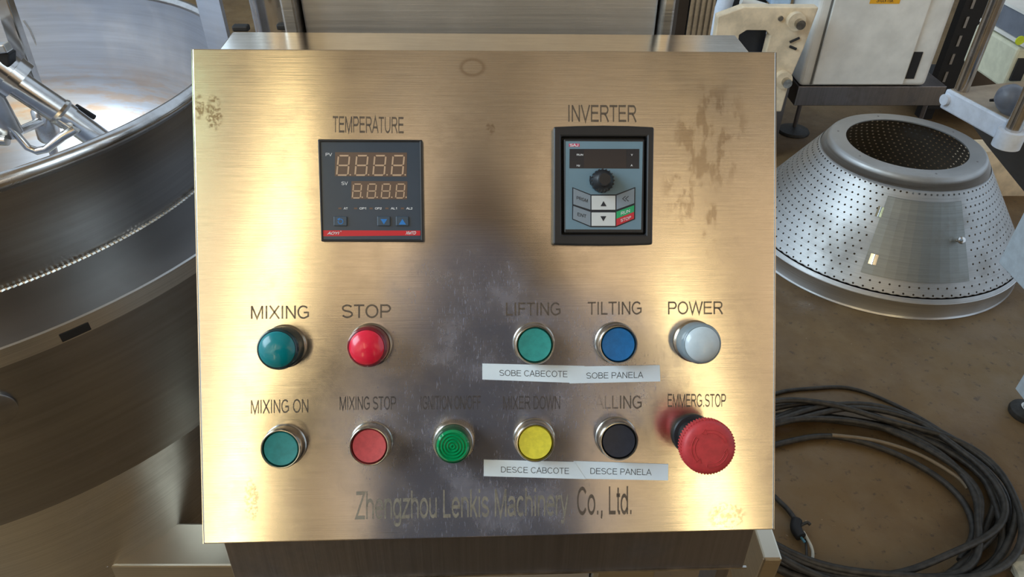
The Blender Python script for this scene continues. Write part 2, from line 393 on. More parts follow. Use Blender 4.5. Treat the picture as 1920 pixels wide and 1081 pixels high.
def lettering(s, quad, mat, parent, name='lettering', bold=0.0, shear=0.0, lift=0.00012, **tags):
    vs, fs = text_mesh(s, bold, shear); ch = cap_h()
    x0 = min(v.x for v in vs); x1 = max(v.x for v in vs)
    tl, tr, br, bl = [Vector(q) for q in quad]
    m = MB(); out = []
    nrm = (tr - tl).cross(tl - bl).normalized()
    for v in vs:
        a = (v.x - x0) / (x1 - x0); b = v.y / ch
        out.append(bl.lerp(br, a).lerp(tl.lerp(tr, a), b) + nrm * lift)
    m.add(out, fs); return m.build(name, mat, parent, **tags)
def pq(*pts, h=0.0, h2=None): return [PL(x, y, h, h2) for x, y in pts]
def prq(x0, y0, x1, y1, h=0.0, sl=0.0): return pq((x0, y0), (x1, y0 + sl), (x1, y1 + sl), (x0, y1), h=h)

# ================================================================== SETTING
m, n, b, _ = nt_new('oily_concrete'); setc(b, (.16, .11, .06), 0.42)
c = mixc(n, noise_fac(n, 1.6, 6, lo=.35, hi=.7), (0.205, 0.128, 0.052), (0.115, 0.068, 0.029))
c = mixc(n, math_(n, 'MULTIPLY', noise_fac(n, 11, 6, lo=.4, hi=.75), .6), c, (0.22, 0.15, 0.075))
c = mixc(n, math_(n, 'MULTIPLY', noise_fac(n, 42, 3, lo=.60, hi=.70), .6), c, (0.05, 0.037, 0.026))
c = mixc(n, math_(n, 'MULTIPLY', noise_fac(n, 75, 2, lo=.72, hi=.78), .6), c, (0.45, 0.38, 0.27))
n.links.new(c, b.inputs['Base Color'])
n.links.new(math_(n, 'ADD', .42, math_(n, 'MULTIPLY', noise_fac(n, 5, 4), .3)), b.inputs['Roughness'])
bump(n, b, noise_fac(n, 90, 5), .25, .002)
M_FLOOR = m
o = MB().box((-6, -4.2, -.1), (7, 8, 0)).build('floor', M_FLOOR); o['kind'] = 'structure'
M_WALL = plain('warm_plaster', (0.70, 0.56, 0.42), 0.8, grime=.35, scale=1.5)
o = MB().box((-6, -4.2, 0), (7, -4.0, 7.2)).build('wall_back', M_WALL); o['kind'] = 'structure'
M_ROOF = plain('sheet_roof', (0.55, 0.42, 0.28), 0.7, scale=2)
o = MB().box((-6, -4.2, 7.2), (7, 4.0, 7.3)).build('ceiling', M_ROOF); o['kind'] = 'structure'
for nm, x_, w_ in (('added_dark_strip_1', .56, .05), ('added_dark_strip_2', -1.02, .06), ('added_dark_strip_3', 2.25, .12)):  # unseen dark strips added to break up the reflection in the door
    o = MB().box((x_, -4.0, 0), (x_ + w_, -3.86, 7.2)).build(nm, M_BLACKM); o['kind'] = 'structure'
o = MB().box((-6, 7.9, 0), (7, 8.0, 4.8)).build('wall_sun_block', plain('grey_block_wall', (.20, .18, .155), .8)); o['kind'] = 'structure'  # unseen wall added to cut the sun off below its top edge
def glow(name, col, s):
    m, n, b, _ = nt_new(name); setc(b, (.3, .3, .3), .5)
    b.inputs['Emission Color'].default_value = (*col, 1); b.inputs['Emission Strength'].default_value = s; return m
M_W1 = glow('sunlit_fibreglass_sheet', (1.0, 0.79, 0.40), 5.2)
M_W2 = glow('sunlit_green_glass', (0.74, 1.0, 0.66), 3.6)
def window(name, x0, x1, z0, z1, mat):
    fr = MB(); k = .05
    fr.ring([(x0 - k, z0 - k), (x1 + k, z0 - k), (x1 + k, z1 + k), (x0 - k, z1 + k)], [(x0, z0), (x1, z0), (x1, z1), (x0, z1)], 0, .06, Matrix(((1, 0, 0, 0), (0, 0, -1, -3.94), (0, 1, 0, 0), (0, 0, 0, 1))))
    o = fr.build(name, M_GREY); o['kind'] = 'structure'
    MB().box((x0, -3.985, z0), (x1, -3.975, z1)).build('pane', mat, o)
window('window_1', -1.58, -1.30, 0.9, 6.2, M_W1)
window('window_2', 1.62, 1.92, 0.8, 3.9, M_W1)
window('window_3', -2.55, -2.35, 2.6, 6.8, M_W2)

# ================================================================== CONTROL BOX
box = thing('control_box', 'brushed stainless control box with etched lettering, buttons and two displays', 'control box', matrix=PM)
# body: sloped console shape, extruded along U (profile in V,H)
prof = [(.004, -.0135), (-.031, -.060), (-.031 + .330 * .815, -.060 - .330 * .579), (.3885, -.0385), (.3455, -.0135)]
MU = Matrix(((0, 0, 1, 0), (1, 0, 0, 0), (0, 1, 0, 0), (0, 0, 0, 1)))
def body_prism(u0, u1, pr):
    mb = MB(); k = len(pr); vs = [L(u0, v, h) for v, h in pr] + [L(u1, v, h) for v, h in pr]
    mb.add(vs, [tuple(range(k)), tuple(range(k, 2 * k))[::-1]] + [(i, i + k, (i + 1) % k + k, (i + 1) % k) for i in range(k)]); return mb
bm_ = body_prism(.0075, .4025, prof)
bm_.build('body', M_BOX, box, bevel=.0012, uv=True)
# scuffed front skirt plate under the door and its folded bottom lip
d0 = Vector((.3455, -.0135)); d1 = Vector((.3885, -.0385)); dn = Vector((-(d1 - d0).y, (d1 - d0).x)).normalized()
if dn.y < 0: dn = -dn
e0 = d0 + dn * .0006; e1 = d1 + dn * .0006
body_prism(.0085, .4015, [tuple(d0 + dn * .0002), tuple(d1 + dn * .0002), tuple(e1), tuple(e0)]).build('skirt_plate', M_STEELD, box, label='dark scuffed steel strip below the door')
lip = [tuple(d1 + dn * .0003), tuple(d1 + dn * .0022), tuple(d1 + dn * .0022 + (d1 - d0).normalized() * .0018), tuple(d1 + dn * .0003 + (d1 - d0).normalized() * .0018)]
body_prism(.006, .404, lip).build('bottom_lip', M_CHROMED, box)
# door: shallow tray
dm = MB(); dm.box(L(0, .346, -.0130), L(.410, 0, 0))
dm.build('door', M_PANEL, box, bevel=.0009, seg=2, uv=True)
MB().box(L(.002, .3445, -.0138), L(.408, .0015, -.0130)).build('door_gasket', M_BLACKM, box)
# folded rim highlights of the door sheet: thin return edges
for a, b_ in ((L(.0, .3457, -.0128), L(-.0006, .0003, -.0002)), (L(.4100, .3457, -.0128), L(.4106, .0003, -.0002))):
    MB().box(a, b_).build('door_return', M_CHROME, box)

# etched words ------------------------------------------------------
def etched(s, x0, y0, x1, y1, mat=None, sl=0.0, bold=0.0):
    return lettering(s, prq(x0, y0, x1, y1, 0, sl), mat or M_ETCH, box, name='etched_lettering', bold=bold)
etched('TEMPERATURE', 624, 217.5, 757, 248, sl=1.8, bold=0)
etched('INVERTER', 1065.5, 196.5, 1193.5, 228, sl=.5, bold=0)
etched('MIXING', 470.5, 572.8, 579.5, 597.5, sl=-.5)
etched('STOP', 641, 570.5, 733, 595.7, sl=-.2)
etched('MIXING ON', 470.5, 749.5, 578.2, 775, sl=-2.2, bold=0)
etched('MIXING STOP', 637, 743, 742.5, 768, M_ETCHW, sl=-.5, bold=0)
etched('IGNITION ON/OFF', 789, 741.5, 901.5, 767, M_ETCHW, sl=-.3, bold=0)
etched('LIFTING', 948.5, 567, 1051, 591.3, M_ETCH, sl=-.5)
etched('TILTING', 1102, 565.5, 1203, 589.8, sl=-.8)
etched('POWER', 1252.6, 565, 1355.6, 589, sl=-.5)
etched('MIXER DOWN', 943.5, 742, 1050, 766.8, M_ETCHW, sl=-.3, bold=0)
etched('FALLING', 1102, 741.5, 1203, 766, M_ETCHF, sl=-.5)
etched('EMMERG.STOP', 1252, 738, 1361, 762.3, sl=0, bold=0)
lettering('Zhengzhou Lenkis Machinery', pq((665, 921), (1066, 913), (1066, 965.3), (665, 973)), M_ETCHC, box, name='etched_lettering')
lettering('Co., Ltd.', pq((1082, 912.5), (1184, 910.5), (1184, 963), (1082, 964.5)), M_ETCH, box, name='etched_lettering')
# long bright score near the lower edge
MB().box(L(*pp(673, 998.6), -.00005), L(*pp(765, 996.8), .00012)).build('score_mark', M_CHROME, box)

# temperature controller -------------------------------------------
M_SCREENF = plain('controller_face', (0.035, 0.058, 0.088), 0.22, grime=.05)
M_LCD = plain('dull_display_window', (0.13, 0.085, 0.065), 0.25, grime=.05)
M_SEG = plain('unlit_segment', (0.55, 0.38, 0.25), 0.4, grime=.05)
M_WPRINT = plain('white_print', (0.72, 0.75, 0.78), 0.5, grime=.03)
M_RED = plain('red_stripe', (0.62, 0.02, 0.035), 0.35, grime=.04)
M_KEY = plain('controller_key', (0.045, 0.075, 0.11), 0.3, grime=.05)
M_BLUE = plain('blue_glyph', (0.02, 0.20, 0.58), 0.4, grime=.04)
def Z1(x, y): return (560 + x / 3.378, 160 + y / 3.378)
HB = .0058
def z1q(*p, h): return [PL(*Z1(x, y), h) for x, y in p]
def slab_quads(quads, h0, h1, ctr=PL):
    """quads: lists of local points at any height; built as slabs between h0 and h1"""
    mb = MB()
    for q in quads:
        k = len(q)
        vs = [Vector((p.x, p.y, h0 + .04)) for p in q] + [Vector((p.x, p.y, h1 + .04)) for p in q]
        a = sum(q[i].x * q[(i + 1) % k].y - q[(i + 1) % k].x * q[i].y for i in range(k))
        fs = [tuple(range(k))[::-1], tuple(range(k, 2 * k))] + [(i, (i + 1) % k, (i + 1) % k + k, i + k) for i in range(k)]
        if a < 0: fs = [f[::-1] for f in fs]
        mb.add(vs, fs)
    return mb
oc = z1q((121, 340), (783, 344), (792, 990), (142, 988), h=HB)
ic = z1q((137, 357), (765, 357), (774, 974), (153, 974), h=HB)
def ringq(o4, i4, h0, h1):
    mb = MB(); o4 = o4[::-1]; i4 = i4[::-1]
    mb.ring([(p.x, p.y) for p in o4], [(p.x, p.y) for p in i4], h0 + .04, h1 + .04); return mb
tc_ = ringq(oc, ic, .0002, HB).build('temperature_controller', M_BLACK, box, bevel=.0006, label='square black temperature controller with two unlit digital rows')
slab_quads([ic], .0002, HB - .0008).build('face_plate', M_SCREENF, tc_)
HF = HB - .0008
def on1(x, y, h=HF): return PL(*Z1(x, y), h)
for q in (((231, 423), (686, 425), (684, 578), (229, 574)), ((334, 606), (688, 607), (686, 721), (332, 719))):
    slab_quads([[on1(*p) for p in q]], HF, HF + .0001).build('display_window', M_LCD, tc_)
def digit(x0, x1, y0, y1, slant, t, dp):
    """seven segments inside a slanted cell, one joined mesh"""
    def P(a, b): return on1(x0 + (x1 - x0) * a + slant * (1 - b), y0 + (y1 - y0) * b)
    tx = t / (x1 - x0); ty = t / (y1 - y0); g = .035; qs = []
    for b in (0, .5 - ty / 2, 1 - ty): qs.append([P(tx * .75 + g, b), P(1 - tx * .75 - g, b), P(1 - tx * 1.1 - g, b + ty), P(tx * 1.1 + g, b + ty)])
    for a in (0, 1 - tx):
        for b0, b1 in ((ty * .6 + g * .5, .5 - g * .6), (.5 + g * .6, 1 - ty * .6 - g * .5)):
            qs.append([P(a, b0), P(a + tx, b0 + ty * .4), P(a + tx, b1 - ty * .3), P(a, b1)])
    cx, cy = dp
    qs.append([on1(cx + 5 * math.cos(k * pi / 4), cy + 5 * math.sin(k * pi / 4)) for k in range(8)])
    slab_quads(qs, HF + .0001, HF + .00022).build('digit', M_SEG, tc_)
for x0, dpx in ((236, 327), (352, 443), (466, 560), (582, 675)): digit(x0, x0 + 80, 440, 573, 12, 10, (dpx, 566))
for x0, dpx in ((336, 403), (429, 497), (519, 590), (610, 681)): digit(x0, x0 + 58, 621, 716, 9, 7.5, (dpx, 708))
def t1(s, x0, y0, x1, y1, mat=None, h=HF, **k): lettering(s, [on1(x0, y0, h), on1(x1, y0, h), on1(x1, y1, h), on1(x0, y1, h)], mat or M_WPRINT, tc_, **k)
t1('PV', 171, 428, 212, 447, bold=.005); t1('SV', 271, 609, 312, 630, bold=.005)
for s, a, b_ in (('AT', 285, 311), ('OP1', 385, 427), ('OP2', 483, 526), ('AL1', 583, 622), ('AL2', 681, 721)):
    t1(s, a, 772, b_, 785, bold=.03)
    slab_quads([[on1(a - 34, 773), on1(a - 14, 773), on1(a - 14, 784), on1(a - 34, 784)]], HF, HF + .0001).build('indicator_lamp', M_LCD, tc_)
for x0, x1 in ((222, 307), (498, 580), (616, 697)):
    kq = [on1(x0, 829), on1(x1, 829), on1(x1 + 1, 890), on1(x0 + 1, 890)]
    kk = slab_quads([kq], HF, HF + .0011).build('key', M_KEY, tc_, bevel=.0005)
hk = HF + .0011
slab_quads([[on1(518, 846, hk), on1(561, 846, hk), on1(540, 880, hk)]], hk, hk + .0001).build('arrow_down', M_BLUE, tc_)
slab_quads([[on1(634, 881, hk), on1(680, 881, hk), on1(657, 846, hk)]], hk, hk + .0001).build('arrow_up', M_BLUE, tc_)
arc = [[on1(265 + r * math.cos(a), 861 + r * math.sin(a), hk) for r, a in ((18, t), (18, t + .42), (13, t + .42), (13, t))] for t in [-1.9 + .4 * i for i in range(13)]]
arc.append([on1(p, q, hk) for p, q in ((243, 846), (262, 838), (256, 856))])
slab_quads(arc, hk, hk + .0001).build('cycle_arrow', M_BLUE, tc_)
slab_quads([[on1(154, 917), on1(771, 919), on1(771, 950), on1(156, 955)]], HF, HF + .0001).build('stripe', M_RED, tc_)
t1('AOYI', 181, 927, 259, 944, bold=.03, shear=.3, lift=.0003); t1('R', 265, 920, 272, 928, lift=.0003)
t1('XMTD', 677, 924, 744, 943, bold=.03, shear=.3, lift=.0003)

# inverter keypad ---------------------------------------------------
M_KFACE = plain('slate_keypad_face', (0.15, 0.25, 0.32), 0.4, grime=.05)
M_KGREY = plain('grey_key', (0.22, 0.27, 0.32), 0.4, grime=.05)
M_KWHITE = plain('white_key', (0.62, 0.65, 0.65), 0.4, grime=.06)
M_KGREEN = plain('green_key', (0.02, 0.36, 0.14), 0.4, grime=.05)
M_KRED = plain('red_key', (0.55, 0.03, 0.045), 0.4, grime=.05)
M_PINK = plain('pink_red_badge', (0.55, 0.06, 0.14), 0.4, grime=.05)
M_DARKW = plain('dark_display', (0.02, 0.022, 0.028), 0.18, grime=.05)
M_DARKW2 = plain('dark_segment_window', (0.032, 0.027, 0.028), 0.18, grime=.05)
M_PRINT = plain('black_print', (0.015, 0.02, 0.03), 0.5, grime=.05)
def Z2(x, y): return (1000 + x / 3.604, 180 + y / 3.604)
def on2(x, y, h): return PL(*Z2(x, y), h)
HI = .0085
outer = [(135, 1003), (300, 1009), (475, 1011), (640, 1009), (806, 1003), (811, 600), (817, 208), (640, 200), (475, 197), (300, 200), (137, 206), (136, 600)]
inner = [(192, 935), (300, 935), (475, 935), (640, 935), (762, 935), (766, 600), (770, 272), (640, 272), (475, 272), (300, 272), (188, 272), (190, 600)]
def xy(pts, h): return [(on2(x, y, h).x, on2(x, y, h).y) for x, y in pts]
rb = MB(); rb.ring(xy(outer, HI), xy(inner, HI), .0402, .04 + HI)
inv = rb.build('inverter_keypad', M_BLACK, box, bevel=.0012, label='black framed inverter keypad with a round knob')
slab_quads([[on2(186, 270, HI), on2(772, 270, HI), on2(764, 937, HI), on2(188, 937, HI)]], .0002, .0022).build('recess', M_BLACKM, inv)
HK = .0072
slab_quads([[on2(205, 288, HK), on2(752, 290, HK), on2(745, 925, HK), on2(208, 925, HK)]], .0022, HK).build('keypad_body', M_BLACK, inv, bevel=.0009)
slab_quads([[on2(218, 305, HK), on2(740, 308, HK), on2(728, 901, HK), on2(217, 900, HK)]], HK, HK + .00015).build('face_plate', M_KFACE, inv)
hf = HK + .00015
def s2(pts, h0, h1, name, mat, **k): return slab_quads([[on2(x, y, h0) for x, y in pts]], h0, h1).build(name, mat, inv, **k)
def t2_(s, quad, mat, h, **k): lettering(s, [on2(x, y, h) for x, y in quad], mat, inv, **k)
s2([(245, 357), (716, 357), (715, 490), (243, 488)], hf, hf + .0001, 'display', M_DARKW)
s2([(343, 361), (628, 361), (627, 486), (342, 486)], hf + .0001, hf + .0002, 'display_window', M_DARKW2)
s2([(240, 321), (312, 321), (312, 342), (240, 342)], hf, hf + .0001, 'badge', M_PINK)
t2_('SAJ', [(246, 323), (304, 323), (304, 340), (246, 340)], M_WPRINT, hf + .0001, bold=.03)
t2_('RUN', [(293, 391), (336, 391), (336, 402), (293, 402)], M_WPRINT, hf + .0001, bold=.035)
t2_('Hz', [(293, 463), (317, 463), (317, 475), (293, 475)], M_WPRINT, hf + .0001, bold=.035)
t2_('V', [(659, 391), (672, 391), (672, 402), (659, 402)], M_WPRINT, hf + .0001, bold=.035)
t2_('A', [(657, 462), (671, 462), (671, 474), (657, 474)], M_WPRINT, hf + .0001, bold=.035)
s2([(263, 615), (389, 664), (556, 664), (689, 614), (687, 832), (556, 886), (388, 886), (262, 833)], hf, hf + .00012, 'key_outline', M_PRINT)
hk2 = hf + .00012; hk3 = hk2 + .0005
for pts, mt, lb in (([(270, 624), (386, 671), (386, 768), (270, 731)], M_KGREY, None), ([(270, 742), (386, 783), (386, 878), (268, 829)], M_KGREY, None),
                    ([(393, 673), (554, 673), (554, 768), (393, 768)], M_KWHITE, 'white up key'), ([(393, 786), (554, 786), (554, 877), (393, 877)], M_KWHITE, 'white down key'),
                    ([(562, 671), (682, 624), (681, 724), (562, 767)], M_KGREY, None), ([(562, 781), (681, 737), (680, 782), (561, 829)], M_KGREEN, 'green upper half key'),
                    ([(561, 829), (680, 782), (680, 828), (560, 877)], M_KRED, 'red lower half key')):
    o = s2(pts, hk2, hk3, 'key', mt, bevel=.0001)
    if lb: o['label'] = lb
s2([(474, 709), (454, 744), (495, 744)], hk3, hk3 + .0001, 'arrow_up', M_PRINT)
s2([(473, 846), (453, 811), (493, 811)], hk3, hk3 + .0001, 'arrow_down', M_PRINT)
t2_('PRGM', [(293, 675), (368, 696), (367, 719), (292, 697)], M_PRINT, hk3, bold=.005)
t2_('ENT', [(299, 786), (358, 802), (357, 824), (298, 808)], M_PRINT, hk3, bold=.005)
t2_('RUN', [(592, 783), (652, 763), (652, 784), (592, 804)], M_WPRINT, hk3, bold=.005)
t2_('STOP', [(590, 831), (660, 808), (660, 828), (590, 851)], M_WPRINT, hk3, bold=.005)
for dx in (0, 20):
    s2([(600 + dx, 693), (622 + dx, 674), (625 + dx, 677), (606 + dx, 694), (625 + dx, 708), (622 + dx, 712)], hk3, hk3 + .0001, 'arrow_left', M_PRINT)
s2([(381, 540), (388, 538), (386, 570), (391, 600), (384, 598), (379, 570)], hf, hf + .0001, 'dial_mark', M_PRINT)
kc = on2(484, 572, HK + .010)
kn = MB()
KS = .80
prof_k = [(0, .0135), (.0050, .0135), (.0054, .0130), (.0054, .0105), (.0062, .0100), (.0094, .0055), (.0098, .003), (.0098, .0006)]
kn.lathe([(a * KS, b) for a, b in prof_k], 36, T(kc.x - .0006, kc.y + .0008, HK + .04))
for i in range(20):
    a = 2 * pi * i / 20
    kn.box((.0046, -.00035, .0006), (.0082, .00035, .0058), T(kc.x - .0006, kc.y + .0008, HK + .04) @ Matrix.Rotation(a, 4, 'Z'))
kn.build('knob', M_BLACK, inv)

# push buttons ------------------------------------------------------
def pcol(name, col, rough=.45, **k): return plain(name, col, rough, grime=.14, scale=220, **k)
M_TEAL = pcol('faded_teal_cap', (0.022, 0.235, 0.225)); M_TEAL2 = pcol('faded_green_cap', (0.03, 0.30, 0.27))
M_PINKR = pcol('faded_red_cap', (0.60, 0.085, 0.09)); M_NAVY = pcol('blue_cap', (0.010, 0.15, 0.40))
M_YEL = pcol('yellow_cap', (0.80, 0.70, 0.06)); M_BLK = pcol('black_cap', (0.022, 0.026, 0.040))
M_ESTOP = pcol('emergency_red', (0.56, 0.045, 0.05), .5)
def lens_mat(name, col, em=None, rough=.25):
    m, n, b, _ = nt_new(name); setc(b, col, rough); b.inputs['Coat Weight'].default_value = .4
    b.inputs['Subsurface Weight'].default_value = .15; b.inputs['Subsurface Radius'].default_value = (.002, .002, .002)
    f = noise_fac(n, 150); n.links.new(mixc(n, f, tuple(c * .93 for c in col), col), b.inputs['Base Color'])
    if em: b.inputs['Emission Color'].default_value = (*em, 1); b.inputs['Emission Strength'].default_value = 1.0
    return m
M_LTEAL = lens_mat('teal_lens', (0.0, 0.24, 0.27)); M_LRED = lens_mat('red_lens', (0.88, 0.02, 0.06), None)
M_LGREEN = lens_mat('green_lens', (0.004, 0.30, 0.10), None, .12); M_LWHITE = lens_mat('milky_lens', (0.60, 0.69, 0.73))
M_SKT = lens_mat('dark_teal_skirt', (0.008, 0.035, 0.04)); M_SKR = lens_mat('dark_red_skirt', (0.20, 0.012, 0.022)); M_SKW = lens_mat('clear_grey_skirt', (0.24, 0.30, 0.33))
M_SKG = lens_mat('dark_green_skirt', (0.004, 0.07, 0.03))

def at_head(x, y, h):
    p = PL(x, y, h); return p.x, p.y
def flush_button(x, y, capm, label):
    cx, cy = at_head(x, y, .0135); M = T(cx, cy, .04)
    bz = MB().lathe([(.0150, .0), (.0150, .0022), (.0143, .0028), (.0141, .0095), (.0138, .0128), (.0132, .0138), (.0126, .0137), (.0121, .0125), (.0121, .004)], 48, M)
    o = bz.build('push_button', M_CHROMED, box, label=label)
    o2 = MB().lathe([(.0118, .004), (.0118, .0122), (.0113, .0131), (.0095, .0128), (.005, .0123), (0, .0122)], 48, M).build('cap', capm, o)
    return o
flush_button(526, 841.5, M_TEAL, 'teal flush button under the words MIXING ON')
flush_button(692.2, 836.5, M_PINKR, 'faded red flush button under the words MIXING STOP')
flush_button(1003, 646.5, M_TEAL2, 'green flush button under the word LIFTING')
flush_button(1159.8, 645.8, M_NAVY, 'blue flush button under the word TILTING')
flush_button(1003.9, 830, M_YEL, 'yellow flush button under MIXER DOWN')
flush_button(1160.8, 827, M_BLK, 'black flush button above the DESCE PANELA tape')
def dome_button(x, y, h, lens, skirt, label, r=.0140):
    cx, cy = at_head(x, y, h); M = T(cx, cy, .04)
    o = MB().lathe([(.0152, 0), (.0152, .0022), (.0146, .003), (.0143, .006)], 48, M).build('push_button', M_CHROMED, box, label=label)
    MB().lathe([(r + .0002, .003), (r + .0002, h - .004), (r - .0008, h - .0012), (r - .0016, h - .0006), (r - .0022, h - .0009)], 48, M).build('skirt', skirt, o)
    R = r - .002
    MB().lathe([(R, h - .0012), (R, h - .0006), (R * .92, h + .0006), (R * .75, h + .0019), (R * .5, h + .0030), (R * .25, h + .0036), (0, h + .0038)], 48, M).build('lens', lens, o)
dome_button(518.6, 655, .022, M_LTEAL, M_SKT, 'raised teal domed lamp button under the word MIXING', .0142)
dome_button(687, 651.3, .020, M_LRED, M_SKR, 'raised bright red domed lamp button under the word STOP', .0138)
dome_button(1317.5, 645, .020, M_LWHITE, M_SKW, 'milky white lamp button under the word POWER', .0142)
# green pilot lamp with ribbed lens
h = .019; cx, cy = at_head(849, 835.8, h); M = T(cx, cy, .04)
pl = MB().lathe([(.0148, 0), (.0148, .006), (.0140, .0075), (.0140, .0095), (.0132, .0102)], 48, M)
for i in range(60):
    a = 2 * pi * i / 60; pl.box((.0146, -.0003, .0004), (.0151, .0003, .0058), M @ Matrix.Rotation(a, 4, 'Z'))
pl = pl.build('pilot_lamp', M_CHROMED, box, label='green ribbed pilot lamp under the words IGNITION ON/OFF')
MB().lathe([(.0130, .006), (.0130, h - .003), (.0122, h - .001), (.0112, h - .0006)], 48, M).build('skirt', M_SKG, pl)
pr = [(.0112, h - .0006)]
for i in range(5):
    r0 = .0106 - i * .0021
    pr += [(r0, h + .0002 + .0001 * i), (r0 - .0007, h + .0013 + .0001 * i), (r0 - .0011, h + .0013 + .0001 * i), (r0 - .0018, h + .0002 + .0001 * i)]
pr.append((0, h + .0006))
MB().lathe(pr, 48, M, smooth=True).build('lens', M_LGREEN, pl)
# emergency stop
h = .040; cx, cy = at_head(1331, 840.3, h); M = T(cx, cy, .04)
es = MB().lathe([(.0150, 0), (.0150, .003), (.0142, .004), (.0118, .0045), (.0115, .018)], 48, M).build('emergency_stop', M_BLACK, box, label='large red mushroom emergency stop button')
hd = MB(); prof_e = [(.0105, .018), (.0120, .026), (.0172, .0285), (.0182, .0300), (.0185, .0345), (.0178, .0378), (.0160, .0396), (.0120, .0402), (0, .0404)]
hd.lathe(prof_e, 64, M)
for i in range(56):
    a = 2 * pi * i / 56; hd.box((.0181, -.00045, .0298), (.01885, .00045, .0362), M @ Matrix.Rotation(a, 4, 'Z'))
hd.build('mushroom_head', M_ESTOP, es, label='red knurled mushroom head')
ar = MB()
for k in range(3):
    a0 = .35 + k * 2 * pi / 3; seg = 12; a1 = a0 + 1.45
    for rr, tt in ((.0126, .00022), (.0104, .00022)):
        pts = [(rr * math.cos(a0 + (a1 - a0) * i / seg), rr * math.sin(a0 + (a1 - a0) * i / seg), .0404) for i in range(seg + 1)]
        ar.tube(pts, tt, 6, M)
    for aa in (a0,): ar.tube([(.0104 * math.cos(aa), .0104 * math.sin(aa), .0404), (.0126 * math.cos(aa), .0126 * math.sin(aa), .0404)], .00022, 6, M)
    ar.tube([(.0096 * math.cos(a1), .0096 * math.sin(a1), .0404), (.0115 * math.cos(a1 + .28), .0115 * math.sin(a1 + .28), .0403), (.0134 * math.cos(a1), .0134 * math.sin(a1), .0401), (.0096 * math.cos(a1), .0096 * math.sin(a1), .0404)], .00024, 6, M)
ar.build('turn_arrows', M_ESTOP, es)

# paper tapes -------------------------------------------------------
M_PAPER = plain('white_label_tape', (0.80, 0.91, 1.0), 0.5, grime=.03)
def tape(q, s, tq, h, label):
    o = slab_quads([[PL(x, y, h) for x, y in q]], h, h + .00018).build('label_tape', M_PAPER, box, label=label)
    lettering(s, [PL(x, y, h + .0002) for x, y in tq], M_PRINT, o, lift=.0001, bold=-.022)
tape([(904.3, 681), (1096, 685.6), (1096, 718.0), (904.3, 711)], 'SOBE CABECOTE', [(936.5, 692.8), (1064, 695), (1064, 706.8), (936.5, 704)], .0002, 'white tape reading SOBE CABECOTE')
tape([(1070, 686.8), (1237, 684), (1238, 714.5), (1068, 718.4)], 'SOBE PANELA', [(1099.5, 698), (1206, 696.5), (1206, 708), (1099.5, 709.5)], .0005, 'white tape reading SOBE PANELA')
tape([(1075.5, 863.5), (1253, 869.5), (1252.5, 900), (1075, 896.5)], 'DESCE PANELA', [(1107, 876.5), (1221.5, 879), (1221.5, 890.5), (1107, 888)], .0002, 'white tape reading DESCE PANELA')
tape([(907, 861), (1077, 865.2), (1098.5, 897.5), (907, 892)], 'DESCE CABCOTE', [(939.5, 874), (1067, 876.5), (1067, 888), (939.5, 885)], .0005, 'white tape reading DESCE CABCOTE')

# ================================================================== MACHINE COLUMN AND FRAME BEHIND THE BOX
hs = thing('column_housing', 'tall stainless housing of the lifting column behind the control box', 'machine housing', (-.03, .72, 0))
o = MB().box((-.179, .625, .36), (.124, .86, 1.95)).build('housing_body', steel('housing_steel', (.64, .62, .60), .48, dirt_amt=.2, gb=.15), hs, bevel=.002, world=True)
for x0, x1 in ((-.193, -.181), (.126, .136)):
    MB().box((x0, .612, .36), (x1, .86, 1.95)).build('side_flange', M_STEEL, hs, world=True, bevel=.002)
MB().box((-.12, .50, 1.02), (.08, .612, 1.20)).build('mounting_bracket', M_STEEL, hs, world=True)
MB().box((-.14, .803, 0), (.09, .86, .362)).build('column_foot', M_STEELD, hs, world=True)

# square tube and base beams
fr = thing('support_stand', 'stainless support frame of square tube and broad flat beam under kettle', 'machine frame', (0, .5, 0))
q = .91
a = onz(1432, 1048, q); b1 = onz(1467, 1045, q); c1 = onz(1440, 985, q); d1_ = onz(1415, 985, q)
tb = MB(); x0, x1, y0, y1 = a.x, b1.x, a.y, a.y + .10
tb.box((x0, y0, q - .10), (x1, y1, q)); tb.build('square_tube', steel('warm_reflection_steel', (.60, .54, .43), .28, gb=.03), fr, bevel=.002, world=True, label='short upright square tube end with rounded polished edge')  # golden reflection put into the base colour of this steel
MB().box((x0 + .002, y1 - .02, .30), (x1 - .002, y1 + .02, q - .10)).build('upright', M_STEELD, fr, world=True)
bz = .33
MB().box((-.76, .711, bz - .15), (.26, .80, bz)).build('beam', steel('warm_reflection_steel'), fr, world=True, bevel=.004)
wb = [Vector(p) for p in (onz(200, 1059, bz + .002), onz(232, 1040, bz + .002), onz(268, 1015, bz + .002), onz(300, 993, bz + .002))]
mb = MB()
for i in range(24):
    t = i / 23 * 3; k = min(int(t), 2); p = wb[k].lerp(wb[k + 1], t - k)
    mb.lathe([(0, .004), (.003, .003), (.0045, 0), (.003, -.002)], 8, T(*p))
mb.build('weld_bead', M_CHROME, fr, world=True)
for x in (-.7, .2):
    MB().box((x, .73, 0), (x + .05, .78, bz - .15)).build('leg', M_STEELD, fr, world=True)

